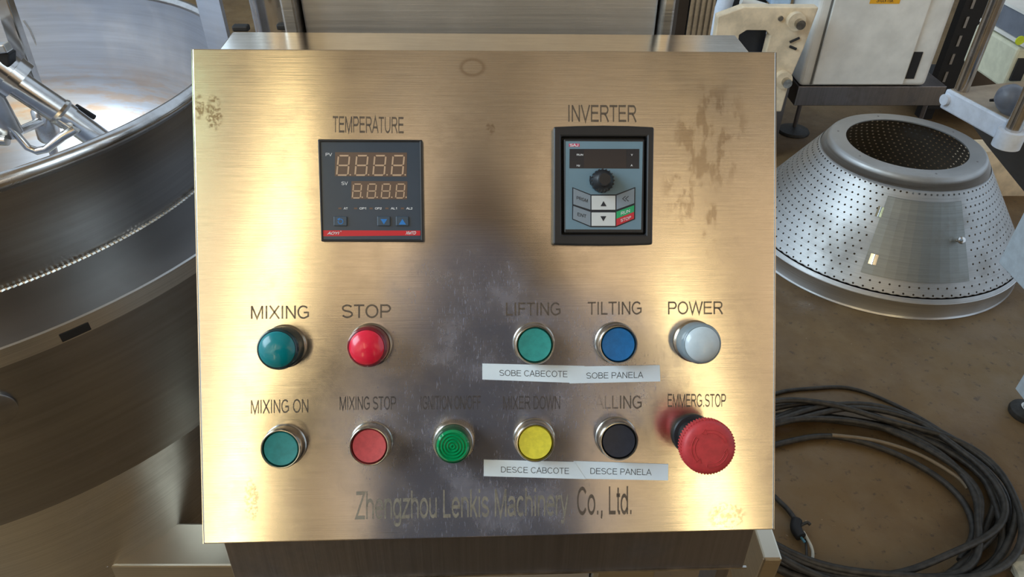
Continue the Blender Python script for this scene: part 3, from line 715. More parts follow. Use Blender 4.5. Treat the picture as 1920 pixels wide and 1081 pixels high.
# cylinder column, plate and clamp handles to the left
cc = thing('hydraulic_column', 'polished round steel column with folded plate beside the kettle', 'column', (-.30, .95, 0))
MB().cyl((-.300, .95, 0), (-.300, .95, 1.9), .036, 40).build('tube', M_TUBE, cc, world=True)
MB().add([(-.385, .90, .0), (-.345, .87, 0), (-.345, .87, 1.9), (-.385, .90, 1.9), (-.385, .91, .0), (-.345, .88, 0), (-.345, .88, 1.9), (-.385, .91, 1.9)],
         [(0, 1, 2, 3), (5, 4, 7, 6), (0, 3, 7, 4), (1, 5, 6, 2), (3, 2, 6, 7), (0, 4, 5, 1)]).build('folded_plate', M_STEELI, cc, world=True)
MB().box((-.262, .93, 0), (-.225, .97, 1.9)).build('dark_rail', M_STEELD, cc, world=True)
for x, y, dx in ((437, 53, 30), (520, 50, 24)):
    p = ony(x, y, .85); p2 = ony(x + dx, y, .85)
    MB().box((p.x, .845, p.z - .003), (p2.x, .856, p.z + .004)).build('clamp', M_BLACKM, cc, world=True, bevel=.002)

# aluminium slotted post and pale casting to the right of the housing
ex = thing('slotted_post', 'ribbed aluminium extrusion post right behind the control box', 'post', (.29, 1.1, 0))
X0, X1 = .236 + .030, .304; yb = 1.1
po = [(X0 - .024, yb), (X0, yb)]
steps = 9; wdt = (X1 - X0) / steps; pts = []
for i in range(steps):
    x = X0 + i * wdt
    d = 0 if i % 2 == 0 else .006
    pts += [(x + .0004, yb + d), (x + wdt - .0004, yb + d)]
poly = pts + [(X1, yb + .04), (X0, yb + .04)]
MB().prism(poly, 0, 1.9).build('profile', M_STEEL, ex, world=True)
MB().box((X0 - .016, yb + .004, 0), (X0 - .001, yb + .04, 1.9)).build('cable_cover', plain('dark_brown_plastic', (.035, .028, .026), .4), ex, world=True)
gb = thing('lever_casting', 'pale greenish metal lever between the housing and the post', 'lever', (.24, 1.25, 0))
M_PALEG = plain('pale_green_casting', (0.42, 0.43, 0.36), .45, .3)
p0 = ony(1250, 22, 1.25); p1 = ony(1277, 50, 1.25); p2 = ony(1262, 68, 1.25)
MB().tube([p0, p0.lerp(p1, .5), p1], [.009, .010, .010], 10).build('arm', M_PALEG, gb, world=True)
MB().tube([p1, p2, p2 + Vector((-.01, 0, -.06))], [.010, .011, .010], 10).build('fork', M_PALEG, gb, world=True)
MB().box((p2.x - .03, 1.26, 0), (p2.x + .02, 1.30, 1.5)).build('stand', plain('dark_green_paint', (.05, .055, .045), .5), gb, world=True)

# ================================================================== KETTLE
KC = Vector((-1.03, 1.165, 0))
kt = thing('cooking_kettle', 'large round stainless cooking kettle with jacket left of the control box', 'kettle', tuple(KC))
def kl(name, prof, mat, n=128, **k): return MB().lathe(prof, n).build(name, mat, kt, **k)
bowl = [(.514, 1.062), (.513, 1.03), (.507, .96), (.495, .90)]
for i in range(1, 15):
    a = i / 14 * pi / 2; bowl.append((.495 * math.cos(a), .90 - .33 * math.sin(a)))
kl('bowl', bowl, M_STEELI)
rimp = [(.513, 1.055)] + [(.5225 + .0105 * math.cos(a), 1.058 + .0105 * math.sin(a)) for a in [pi - i * pi * 1.35 / 14 for i in range(15)]] + [(.520, 1.040)]
kl('rim', rimp, M_TUBE)
kl('upper_wall', [(.524, 1.047), (.521, 1.03), (.512, .96), (.503, .903)], M_STEELK)
wb = MB()
for i in range(440):
    a = 2 * pi * i / 440
    wb.lathe([(0, .0048), (.004, .0036), (.0062, 0)], 6, T(.505 * math.cos(a), .505 * math.sin(a), .901))
wb = wb.build('weld_bead', M_CHROMED, kt); wb['kind'] = 'stuff'
kl('shoulder', [(.503, .903), (.56, .8965), (.618, .889)], M_STEELK)
kl('band', [(.618, .889), (.6215, .888), (.6215, .862), (.617, .861)], M_STEEL)
kl('jacket', [(.6175, .8645), (.6165, .80), (.612, .70), (.604, .60), (.600, .575), (.594, .573)], M_STEELK)
kl('jacket_bottom', [(.594, .573), (.50, .545), (.40, .50), (.22, .46), (0, .45)], M_STEELD)
ped = MB().lathe([(.47, .54), (.465, .42), (.455, .24), (.0, .24)], 96, T(.035, -.085, 0)).build('pedestal', M_STEEL, kt)
for a in (.9, 2.5, 4.1, 5.4):
    MB().box((.36 * math.cos(a) - .03, .36 * math.sin(a) - .03, 0), (.36 * math.cos(a) + .03, .36 * math.sin(a) + .03, .245)).build('foot', M_STEELD, kt)
# heat and product stains round the inside of the bowl, and the wall's upright seam
mb_, nb_ = M_STEELI, M_STEELI.node_tree
pb_ = nb_.nodes['Principled BSDF']; old = pb_.inputs['Base Color'].links[0].from_socket
tcb = N(nb_, 'ShaderNodeTexCoord'); sxb = N(nb_, 'ShaderNodeSeparateXYZ'); nb_.links.new(tcb.outputs['Object'], sxb.inputs[0])
def zband(z, hw):
    d_ = math_(nb_, 'DIVIDE', math_(nb_, 'ABSOLUTE', math_(nb_, 'SUBTRACT', sxb.outputs[2], z)), hw)
    return math_(nb_, 'SUBTRACT', 1.0, d_, True)
c1_ = mixc(nb_, math_(nb_, 'MULTIPLY', zband(.80, .12), noise_fac(nb_, 9, 5, (1, 1, 5), .42, .62)), old, (.66, .50, .38))
c2_ = mixc(nb_, math_(nb_, 'MULTIPLY', zband(.60, .10), .65), c1_, (.50, .44, .26))
nb_.links.new(c2_, pb_.inputs['Base Color'])
def onwall(x, y, R_):
    r = ray(x, y); ox, oy = CAM.x - KC.x, CAM.y - KC.y
    A_ = r.x ** 2 + r.y ** 2; B_ = 2 * (ox * r.x + oy * r.y); C_ = ox * ox + oy * oy - R_ * R_
    return CAM + r * ((-B_ + math.sqrt(B_ * B_ - 4 * A_ * C_)) / (2 * A_)) - KC
MB().tube([onwall(44, 38, .509), onwall(56, 55, .508), onwall(66, 78, .506), onwall(77, 105, .504), onwall(88, 132, .500)], .0022, 8).build('inner_seam', M_STEEL, kt)
# small dark maker plate on the band, round cover on the jacket
r = ray(152, 634); a = math.atan2((CAM + r * ((.875 - 1.5) / r.z)).y - KC.y, (CAM + r * ((.875 - 1.5) / r.z)).x - KC.x)
pm = MB().lathe([(.6220, .864), (.6224, .8645), (.6224, .8765), (.6220, .877)], 8, None, True, a - .03, a + .03).build('dark_patch', M_BLACKM, kt)
g = onz(-14, 762, .80); a = math.atan2(g.y - KC.y, g.x - KC.x)
Mr = Matrix.Rotation(a, 4, 'Z') @ T(.6155, 0, .80) @ Matrix.Rotation(pi / 2, 4, 'Y')
MB().lathe([(0, .006), (.026, .006), (.0275, .005), (.028, -.004)], 40, Mr).build('round_cover', M_STEELK, kt)

# ================================================================== MIXER ARM inside the kettle
mx_ = thing('mixer_arm', 'steel mixing arm with collar, scraper rod and flat bar inside the kettle', 'mixer', (-.75, 1.1, .9))
Ym = 1.02
def K(x, y, Y=Ym): return ony(x, y, Y)
a = K(-60, 95, 1.00); b_ = K(20, 142, 1.01); c_ = K(215, 282, 1.04)
dr = (c_ - b_).normalized()
MB().cyl(a, b_ + dr * .09, .0205, 28).build('shaft', M_TUBE, mx_, world=True)
MB().cyl(b_ + dr * .075, c_ + dr * .08, .0190, 28).build('shaft_sleeve', M_TUBE, mx_, world=True)
MB().cyl(b_ - dr * .004, b_ + dr * .012, .0320, 36).cyl(b_ - dr * .06, b_ - dr * .004, .0280, 36).build('collar', M_TUBE, mx_, world=True)
w0 = b_ + dr * .075
MB().tube([w0 - dr * .004, w0, w0 + dr * .004], [.0205, .0222, .0205], 24).build('weld_ring', M_CHROMED, mx_, world=True)
top = K(-2, -25, 1.06); bot = K(78, 205, 1.06)
d = (bot - top).normalized(); sd = Vector((1, 0, 0)) - d * d.x; sd.normalize(); nn = d.cross(sd)
def bar(p, q_, w_, t_, name, mat):
    d = (q_ - p).normalized(); s_ = Vector((1, 0, 0)) - d * d.x; s_.normalize(); k = d.cross(s_)
    vs = []
    for e in (p, q_):
        for i, j in ((-1, -1), (1, -1), (1, 1), (-1, 1)): vs.append(e + s_ * (w_ * i) + k * (t_ * j))
    return MB().add(vs, [(0, 1, 2, 3)[::-1], (4, 5, 6, 7), (0, 1, 5, 4), (1, 2, 6, 5), (2, 3, 7, 6), (3, 0, 4, 7)]).build(name, mat, mx_, world=True, bevel=.002)
bar(top, bot, .0105, .008, 'flat_bar', M_TUBE)
s0 = K(80, 204, 1.055); s1 = K(95, 262, 1.055); ds = (s1 - s0).normalized()
MB().tube([s0 - ds * .03, s0 - ds * .002], .008, 16).tube([s0 - ds * .002, s0 + ds * .004, s1 - ds * .004, s1], [.013, .0175, .0175, .015], 28).tube([s1, s1 + ds * .03], .007, 16).build('swivel_joint', M_TUBE, mx_, world=True)
l0 = K(-25, 165, .99); l1 = K(26, 258, .99)
MB().tube([l0, l1 - (l1 - l0) * .1, l1], [.019, .019, .012], 24, flat=.6).build('side_arm', M_TUBE, mx_, world=True)
rod = [K(14, 232, .985), K(28, 248, .985), K(52, 276, .985), K(70, 283, .985), K(88, 279, .985), K(118, 255, .99), K(140, 243, 1.0)]
MB().tube(rod, [.0055, .0055, .0055, .006, .006, .0065, .0065], 14).build('scraper_rod', M_TUBE, mx_, world=True)
MB().tube([K(35, 246, 1.0), K(76, 228, 1.04)], .0065, 14).build('cross_pin', M_TUBE, mx_, world=True)
MB().tube([K(-8, 262, .975), K(14, 263, .975)], .008, 12).build('pin', M_CHROMED, mx_, world=True)
bar(K(141, 198, 1.075), K(179, 221, 1.075), .004, .003, 'black_strip', M_BLACKM)
bar(K(104, 218, 1.01), K(150, 248, 1.01), .003, .006, 'guide_blade', M_STEEL)
bar(K(-20, 92, .99), K(16, 88, .99), .006, .008, 'clamp_cap', M_STEEL)
bar(K(-10, 98, 1.0), K(24, 110, 1.0), .010, .010, 'dark_clamp', M_BLACKM)

# ================================================================== PERFORATED CONE
CC = Vector((1.373, 2.272, 0))
cn = thing('perforated_cone', 'pale steel perforated cone with small hinged door standing on the floor', 'perforated cone', tuple(CC))
RT, ZT, RB_, ZB = .250, .400, .482, .068
def cr(z): return RT + (ZT - z) / (ZT - ZB) * (RB_ - RT)
def oncone(x, y):
    r = ray(x, y); o_ = CAM - CC
    k = (RB_ - RT) / (ZT - ZB); R0 = RT + ZT * k            # radius = R0 - k z
    A = r.x ** 2 + r.y ** 2 - (k * r.z) ** 2
    B = 2 * (o_.x * r.x + o_.y * r.y) + 2 * k * r.z * (R0 - k * o_.z)
    Cq = o_.x ** 2 + o_.y ** 2 - (R0 - k * o_.z) ** 2
    t = (-B - math.sqrt(max(0, B * B - 4 * A * Cq))) / (2 * A); p = o_ + r * t
    return math.atan2(p.y, p.x), p.z
dc = [oncone(*p) for p in ((1650, 362), (1810, 375), (1802, 528), (1637, 513))]
da0 = (dc[0][0] + dc[3][0]) / 2; da1 = (dc[1][0] + dc[2][0]) / 2
dz1 = (dc[0][1] + dc[1][1]) / 2; dz0 = (dc[2][1] + dc[3][1]) / 2
ncol, nrow = 96, 15; zt, zb = .364, .080
cm = MB(); hole = .0034
for j in range(nrow):
    z1 = zt - (zt - zb) * j / nrow; z0 = zt - (zt - zb) * (j + 1) / nrow; zc = (z0 + z1) / 2
    sl = math.hypot(cr(z0) - cr(z1), z1 - z0)
    for i in range(ncol):
        a0 = 2 * pi * (i + (.5 if j % 2 else 0)) / ncol; a1 = a0 + 2 * pi / ncol; ac = (a0 + a1) / 2
        def P(a, z): return (cr(z) * math.cos(a), cr(z) * math.sin(a), z)
        am = (ac + pi) % (2 * pi) - pi
        if da0 - .03 < am < da1 + .03 and dz0 - .012 < zc < dz1 + .008:
            cm.add([P(a0, z0), P(a1, z0), P(a1, z1), P(a0, z1)], [(0, 1, 2, 3)], True); continue
        sq = [P(a0, z0), P(ac, z0), P(a1, z0), P(a1, zc), P(a1, z1), P(ac, z1), P(a0, z1), P(a0, zc)]
        hv = []
        for k in range(8):
            t = -3 * pi / 4 + k * pi / 4
            hv.append(P(ac + hole * math.cos(t) / cr(zc), zc + hole * math.sin(t) * (z1 - z0) / sl))
        cm.add(sq + hv, [(k, (k + 1) % 8, 8 + (k + 1) % 8, 8 + k) for k in range(8)], True)
cm.lathe([(cr(zb), zb), (RB_, ZB)], ncol * 2); cm.lathe([(RT + .0042, ZT - .0043), (cr(zt), zt)], ncol * 2)
o = cm.build('perforated_shell', M_STEELB, cn)
bmh = bmesh.new(); bmh.from_mesh(o.data); bmesh.ops.remove_doubles(bmh, verts=bmh.verts, dist=2e-5); bmh.to_mesh(o.data); bmh.free()
MB().lathe([(.197, ZT - .004), (.197, ZT), (.244, ZT + .0004), (.2505, ZT - .0008), (.2535, ZT - .0035), (RT + .0045, ZT - .0045)], 96).build('top_ring', M_STEELB, cn)
MB().lathe([(RB_, ZB), (RB_ + .002, ZB - .001), (RB_ + .002, ZB - .004), (RB_ - .003, ZB - .006), (RB_ - .003, .010), (RB_ - .001, .007), (RB_ + .001, .003), (RB_, 0), (.470, 0), (.474, .01), (.476, ZB - .002)], 128).build('base_band', M_STEEL, cn)
for a in (.4, 1.6, 2.7, 3.6, 4.7, 5.6):
    MB().lathe([(0, .0015), (.003, .0012), (.004, 0)], 12, T(.224 * math.cos(a), .224 * math.sin(a), ZT)).build('screw', M_STEELD, cn)
def patch(a0, a1, z0, z1, off, th, n=10):
    mb = MB(); vs = []
    for o_ in (off, off + th):
        for i in range(n + 1):
            a = a0 + (a1 - a0) * i / n
            for z in (z0, z1): vs.append(((cr(z) + o_) * math.cos(a), (cr(z) + o_) * math.sin(a), z))
    k = 2 * (n + 1); fs = []
    for i in range(n):
        b0 = 2 * i
        fs += [(k + b0, k + b0 + 2, k + b0 + 3, k + b0 + 1), (b0, b0 + 1, b0 + 3, b0 + 2), (b0, b0 + 2, k + b0 + 2, k + b0), (b0 + 1, k + b0 + 1, k + b0 + 3, b0 + 3)]
    fs += [(0, k, k + 1, 1), (2 * n, 2 * n + 1, k + 2 * n + 1, k + 2 * n)]
    return mb.add(vs, fs, False)
M_DOORS = steel('access_door_steel', (0.34, 0.35, 0.33), .5, dirt_amt=.35, scale=9)
dr_ = patch(da0, da1, dz0, dz1, .0015, .003).build('access_door', M_DOORS, cn)
for (x, y) in ((1650, 395), (1638, 484)):
    aa, zz = oncone(x, y)
    hg = patch(aa - .028, aa + .028, zz - .014, zz + .014, .0048, .0012, 4)
    hg.cyl(((cr(zz - .014) + .007) * math.cos(aa), (cr(zz - .014) + .007) * math.sin(aa), zz - .014), ((cr(zz + .014) + .007) * math.cos(aa), (cr(zz + .014) + .007) * math.sin(aa), zz + .014), .0022, 8)
    hg.build('hinge', M_CHROME, dr_)
aa, zz = oncone(1793, 449); Mk = Matrix.Rotation(aa, 4, 'Z') @ T(cr(zz) + .004, 0, zz) @ Matrix.Rotation(pi / 2 - .6, 4, 'Y')
MB().lathe([(.005, 0), (.005, .010), (.011, .014), (.0125, .020), (.010, .025), (.004, .027), (0, .0273)], 24, Mk).build('knob', M_CHROME, dr_)

# ================================================================== WHITE MACHINE CABINET, top right
YC = 2.95
def A(x, y, Y=YC): return ony(x, y, Y)
wc = thing('machine_cabinet', 'tall white painted machine cabinet on a stainless plinth behind the cone', 'machine cabinet', (1.55, 3.2, 0))
xL, xR, zB = A(1498, 162).x, A(1735, 162).x, A(1500, 162).z
MB().box((xL, YC, zB), (xR, YC + .3, 1.5)).build('body', M_WHITE, wc, bevel=.02, seg=4, world=True)
dx0, dx1, dz = A(1522, 156).x, A(1690, 156).x, A(1600, 156).z
MB().box((dx0, YC - .014, dz), (dx1, YC - .001, 1.48)).build('door', M_WHITE, wc, bevel=.003, world=True)
MB().box((dx0 - .008, YC - .003, dz - .006), (dx0, YC + .001, 1.48)).build('door_seam', plain('grey_seam', (.16, .16, .15), .6), wc, world=True)
sl0, sl1 = A(1697, 147), A(1713, 147); slt = A(1713, 97)
MB().box((sl0.x, YC - .004, sl0.z), (sl0.x + .036, YC + .001, slt.z)).build('slot', M_BLACKM, wc, world=True)
M_ORANGE = plain('orange_sticker', (0.85, 0.42, 0.02), .5, grime=.04)
s0 = A(1630, 7, YC - .015); s1 = A(1686, 7, YC - .015)
st = MB().box((s0.x, YC - .0155, s0.z), (s1.x, YC - .0145, s0.z + .05)).build('warning_sticker', M_ORANGE, wc, world=True)
q4 = [Vector((s0.x + .025, YC - .0157, s0.z + .022)), Vector((s1.x - .025, YC - .0157, s0.z + .022)), Vector((s1.x - .025, YC - .0157, s0.z + .006)), Vector((s0.x + .025, YC - .0157, s0.z + .006))]
lt = lettering('Shock risk.', q4, M_PRINT, st, bold=.0)
px0 = A(1490, 200, YC).x; zp = A(1490, 200, YC).z
MB().box((px0, YC + .01, zp), (A(1772, 180).x, YC + .3, zB - .004)).build('plinth', M_STEELD, wc, world=True, bevel=.003)
fp = onz(1487, 247, 0)
for fx, fy in ((fp.x, fp.y), (fp.x + .60, fp.y)):
    ft = MB().lathe([(0, .03), (.018, .028), (.03, .022), (.07, .014), (.075, .006), (.075, 0), (0, 0)], 28, T(fx, fy, 0)).build('levelling_foot', M_RUBBER, wc, world=True)
    MB().cyl((fx, fy, .025), (fx, fy, zp + .002), .010, 16).build('leg_stud', M_STEELD, wc, world=True)
# cream casting beside it
cb = thing('cream_bracket', 'cream painted cast bracket with square opening and two round bosses', 'bracket', (1.0, 2.9, 0))
YB = 2.82
o_px = [(1540, 15), (1400, 13), (1346, 32), (1336, 150), (1340, 300), (1445, 300), (1470, 190), (1500, 130)]
def AB(x, y): p = ony(x, y, YB); return (p.x, p.z)
outer = [AB(1536, 14), AB(1395, 13), AB(1346, 31), AB(1335, 120), AB(1325, 210), AB(1465, 210), AB(1482, 150), AB(1508, 90)]
inner = [AB(1436, 57), AB(1400, 57), AB(1386, 66), AB(1382, 110), AB(1380, 150), AB(1428, 150), AB(1434, 105), AB(1444, 66)]
MXZ = Matrix(((1, 0, 0, 0), (0, 0, -1, YB + .05), (0, 1, 0, 0), (0, 0, 0, 1)))
def ccw(P):
    a = sum(P[i][0] * P[(i + 1) % len(P)][1] - P[(i + 1) % len(P)][0] * P[i][1] for i in range(len(P)))
    return P if a > 0 else P[::-1]
MB().ring(ccw(outer), ccw(inner), 0, .05, MXZ).build('casting', M_CREAM, cb, bevel=.006, world=True)
for x, y in ((1490, 37), (1466, 146)):
    p = ony(x, y, YB)
    MB().cyl((p.x, YB - .03, p.z), (p.x, YB + .02, p.z), .034, 28).build('boss', M_CREAM, cb, bevel=.004, world=True)
    MB().cyl((p.x + .008, YB - .055, p.z - .004), (p.x + .008, YB - .028, p.z - .004), .018, 20).build('bolt', M_CHROMED, cb, world=True)
p = ony(1463, 34, YB); MB().cyl((p.x, YB - .008, p.z), (p.x, YB + .01, p.z), .010, 16).build('bolt', M_CHROMED, cb, world=True)
for e in ((1480, 78, 1498, 70), (1480, 86, 1492, 91)):
    p = ony(e[0], e[1], YB); q_ = ony(e[2], e[3], YB)
    MB().tube([(p.x, YB - .006, p.z), (q_.x, YB - .006, q_.z)], .005, 8).build('spring_wire', M_BLACKM, cb, world=True)
MB().box((.86, YB + .12, 0), (1.19, YB + .5, .36)).build('pedestal', M_STEELD, cb, world=True)
p = ony(1430, 80, 3.0)
MB().box((p.x - .02, 2.9, .3), (p.x + .07, 3.1, p.z + .06)).build('inner_block', M_WHITEB, cb, world=True)
MB().box((.88, 2.9, .34), (p.x - .03, 3.05, p.z + .1)).build('dark_motor', plain('dark_blue_motor', (.02, .025, .04), .4), cb, world=True)
mh = thing('packing_head', 'pale blue and white machine parts above the cream bracket', 'machine part', (1.05, 3.3, 0))
p0 = ony(1345, 30, 3.2); p1 = ony(1365, 2, 3.2)
MB().tube([(p0.x, 3.2, p0.z - .1), (p1.x + .01, 3.2, p1.z + .15)], .035, 20).build('pale_tube', M_WHITEB, mh, world=True)
p = ony(1445, 12, 3.2); q_ = ony(1510, 0, 3.2)
MB().box((p.x, 3.2, p.z), (min(q_.x + .02, xL - .02), 3.5, q_.z + .3)).build('blue_cover', plain('pale_blue_plastic', (.45, .60, .78), .35), mh, world=True, bevel=.01)
MB().tube([ony(1390, 1, 3.15), ony(1440, 16, 3.15)], .018, 14).build('hose', M_WHITE, mh, world=True)
MB().box((.92, 3.36, 0), (1.16, 3.55, ony(1390, 14, 3.2).z)).build('stand', M_BLACKM, mh, world=True)

# dark rack to the right of the cabinet
rk = thing('dark_rack', 'dark framed rack with smoky panels right of the white cabinet', 'rack', (2.2, 3.4, 0))
YR = 3.32
def AR(x, y): return ony(x, y, YR)
x0 = AR(1752, 160).x; z0 = AR(1752, 168).z
M_SMOKE = plain('smoky_panel', (0.085, 0.065, 0.05), .22, grime=.3, scale=6)
MB().box((x0, YR, z0 - .02), (x0 + .10, YR + .05, 1.5)).build('slotted_upright', M_BLACKM, rk, world=True)
for k in range(6):
    z = z0 + .04 + k * .085; MB().box((x0 + .03, YR - .004, z), (x0 + .042, YR + .001, z + .05)).build('slot', M_STEEL, rk, world=True)
MB().box((x0 + .115, YR + .01, z0), (x0 + .33, YR + .03, 1.5)).build('smoky_panel', M_SMOKE, rk, world=True)
MB().box((x0 + .33, YR - .02, z0 - .03), (x0 + .44, YR + .05, 1.5)).build('upright', M_BLACKM, rk, world=True)
MB().box((x0 + .45, YR + .01, z0), (x0 + .9, YR + .03, 1.5)).build('smoky_panel', M_SMOKE, rk, world=True)
MB().box((x0, YR - .02, z0 - .09), (x0 + 1.0, YR + .4, z0 - .02)).build('bottom_rail', M_BLACKM, rk, world=True)
for xx in (x0 + .02, x0 + .9):
    MB().box((xx, YR + .05, 0), (xx + .06, YR + .11, z0 - .09)).build('leg', M_BLACKM, rk, world=True)

# ================================================================== RIGHT MACHINE WITH PLATE, POLES, CASTER
rm = thing('slicer_machine', 'white machine on rubber feet with steel poles at the right edge of the view', 'machine', (1.3, 1.4, 0))
zp = .90
pa = onz(1774, 166, zp); pb = onz(1888, 226, zp)
ed = (pb - pa); rt = Vector((-ed.y, ed.x, 0)).normalized() * 1.0
if rt.x < 0: rt = -rt
MP = Matrix(((ed.normalized().x, rt.x, 0, pa.x), (ed.normalized().y, rt.y, 0, pa.y), (0, 0, 1, 0), (0, 0, 0, 1)))
Ln = ed.length
MB().box((0, 0, zp - .044), (Ln, .34, zp), MP).build('table_plate', M_WHITEB, rm, world=True, bevel=.004)
MB().box((.006, .007, zp), (Ln - .004, .33, zp + .0012), MP).build('table_top', plain('brown_dusty_top', (.36, .29, .21), .5), rm, world=True, label='dusty brown top of the plate')
MB().cyl(tuple(MP @ Vector((.012, -.008, zp - .02))), tuple(MP @ Vector((.012, .004, zp - .02))), .012, 16).build('bolt', M_WHITEB, rm, world=True)
p1 = onz(1802, 170, zp); p2 = onz(1903, 235, zp)
MB().cyl((p1.x, p1.y, zp - .02), (p1.x, p1.y, 1.7), .0145, 28).build('pole', M_TUBE, rm, world=True)
MB().cyl((p2.x, p2.y, zp - .05), (p2.x, p2.y, 1.7), .0145, 28).build('pole', M_TUBE, rm, world=True)
MB().lathe([(.0146, 0), (.026, 0), (.026, .035), (.0146, .035)], 28, T(p2.x, p2.y, zp - .045)).build('pole_clamp', M_WHITEB, rm, world=True)
g = onz(1901, 178, zp + .04)
MB().lathe([(0, .034), (.014, .031), (.024, .020), (.028, .004), (.028, -.05), (.0, -.05)], 28, T(g.x, g.y, zp + .03) @ Matrix.Rotation(-.9, 4, 'Y')).build('motor', M_GREY, rm, world=True)
MB().tube([onz(1856, 188, zp + .012), onz(1885, 186, zp + .016)], [.003, .005], 8).build('lever', M_BLACKM, rm, world=True)
c0 = ony(1883, 150, 1.62)
MB().box((c0.x, 1.62, c0.z - .02), (c0.x + .30, 1.80, c0.z + .075)).build('cream_housing', plain('cream_housing', (.66, .66, .50), .4), rm, world=True, bevel=.006)
MB().box((c0.x + .010, 1.614, c0.z), (c0.x + .035, 1.622, c0.z + .052)).build('terminal', M_BLACKM, rm, world=True)
MB().box((c0.x + .004, 1.60, c0.z + .080), (c0.x + .30, 1.80, c0.z + .088)).build('white_rim', M_WHITE, rm, world=True)
gx = MB().box((c0.x + .006, 1.605, c0.z + .088), (c0.x + .30, 1.80, c0.z + .140)).build('control_head', M_GREY, rm, world=True, bevel=.003)
MB().box((c0.x + .002, 1.60, c0.z + .140), (c0.x + .30, 1.80, c0.z + .146)).build('white_rim', M_WHITE, rm, world=True)
p = ony(1913, 76, 1.604)
MB().cyl((p.x, 1.6035, p.z), (p.x, 1.606, p.z), .010, 20).build('yellow_sticker', plain('yellow_green_sticker', (.60, .75, .03), .5), rm, world=True)
# dark gusset below the plate
gp = [onz(1806, 212, .84), onz(1850, 272, .76), onz(1945, 390, .62), onz(1945, 265, .84)]
gp = [Vector(q) for q in gp]
off = Vector((.03, .03, -.005))
MB().add(gp + [q + off for q in gp], [(3, 2, 1, 0), (4, 5, 6, 7), (0, 1, 5, 4), (1, 2, 6, 5), (2, 3, 7, 6), (3, 0, 4, 7)]).build('gusset', plain('dark_slate_paint', (.05, .06, .075), .35), rm, world=True)
cf = thing('cream_machine_foot', 'cream painted machine foot on the floor behind the right side of the cone', 'machine foot', (2.0, 2.62, 0))
MB().prism([(1.87, 0), (2.4, 0), (2.4, .24), (1.87, .20)], 0, .10, Matrix(((1, 0, 0, 0), (0, 0, 1, 2.60), (0, 1, 0, 0), (0, 0, 0, 1)))).build('casting', M_CREAM, cf, world=True, bevel=.006)
MB().box((1.9, 2.70, 0), (2.3, 2.78, .17)).build('rib', M_CREAM, cf, world=True)
# white cabinet with its lower corner in view
vx = Vector((1.30, 1.552, .401))
MB().box((vx.x, 1.0, vx.z), (vx.x + .5, vx.y, .74)).build('cabinet', plain('bluish_white_enamel', (.58, .68, .76), .3), rm, world=True, bevel=.003)
p = onz(1903, 728, .115)
MB().box((p.x, p.y - .12, .115), (p.x + .10, p.y, .40)).build('leg_housing', plain('bluish_white_enamel', (.58, .68, .76), .3), rm, world=True, bevel=.002)
pc = onz(1922, 776, .0)
MB().lathe([(0, .024), (.022, .024), (.036, .022), (.043, .017), (.045, .009), (.043, 0), (0, 0)], 40, T(pc.x, pc.y, 0)).build('rubber_foot', M_RUBBER, rm, world=True)
MB().lathe([(0, .031), (.014, .031), (.014, .028), (.020, .028), (.020, .024), (0, .024)], 28, T(pc.x, pc.y, 0)).lathe([(0, .12), (.008, .12), (.008, .03), (0, .03)], 16, T(pc.x, pc.y, 0)).build('foot_stud', M_CHROMED, rm, world=True)
MB().box((1.7, 1.05, 0), (1.78, 1.13, .402)).build('rear_leg', M_STEELD, rm, world=True)

# ================================================================== CABLES
def loop_pts(c, rx, ry, rot, seed, zb, n=72, wob=.012, a0=0.0, a1=2 * pi):
    P = []
    for i in range(n):
        a = a0 + (a1 - a0) * i / n
        w = wob * noise.noise(Vector((math.cos(a) * .9 + seed * 7.1, math.sin(a) * .9, seed)))
        x = (rx + w) * math.cos(a); y = (ry + w) * math.sin(a)
        z = zb + .004 * (1 + math.sin(a * 2 + seed * 2.3))
        P.append((c[0] + x * math.cos(rot) - y * math.sin(rot), c[1] + x * math.sin(rot) + y * math.cos(rot), z))
    return P
def floor_line(pts, z=.006, sub=6):
    Q = [onz(x, y, z) for x, y in pts]; out = []
    for i in range(len(Q) - 1):
        p0 = Q[max(i - 1, 0)]; p1 = Q[i]; p2 = Q[i + 1]; p3 = Q[min(i + 2, len(Q) - 1)]
        for k in range(sub):
            t = k / sub
            out.append(.5 * ((2 * p1) + (p2 - p0) * t + (2 * p0 - 5 * p1 + 4 * p2 - p3) * t * t + (3 * p1 - p0 - 3 * p2 + p3) * t ** 3))
    out.append(Q[-1]); return out
coil = thing('cable_coil', 'coil of thick black power cable lying on the floor right of the box', 'cable', (.87, 1.02, 0))
M_CABLE = plain('dusty_black_cable', (.042, .038, .032), .5, grime=.5, scale=60)
specs = [((.865, 1.110), .365, .262, 0, 1), ((.850, 1.11), .352, .260, -.06, 2), ((.86, 1.10), .346, .250, .03, 3), ((.845, 1.105), .352, .246, -.08, 4),
         ((.84, 1.11), .340, .256, .02, 5), ((.845, 1.095), .330, .250, -.1, 6), ((.835, 1.09), .332, .240, -.05, 7), ((.87, 1.105), .350, .270, -.04, 8), ((.855, 1.12), .328, .244, .04, 9), ((.862, 1.115), .368, .254, -.08, 10)]
for k, (c, rx, ry, rot, sd_) in enumerate(specs):
    MB().tube(loop_pts(c, rx, ry, rot, sd_, .010 + .004 * k, wob=.06), .0082, 10, closed=True).build('cable_turn', M_CABLE, coil, world=True)
MB().tube(floor_line([(1400, 850), (1470, 829), (1545, 817), (1620, 829), (1700, 860), (1770, 903), (1812, 950), (1824, 1000), (1800, 1050)], .014), .0080, 10).build('cable_turn', M_CABLE, coil, world=True)
tn = plain('sunbleached_cable', (.22, .17, .11), .6)
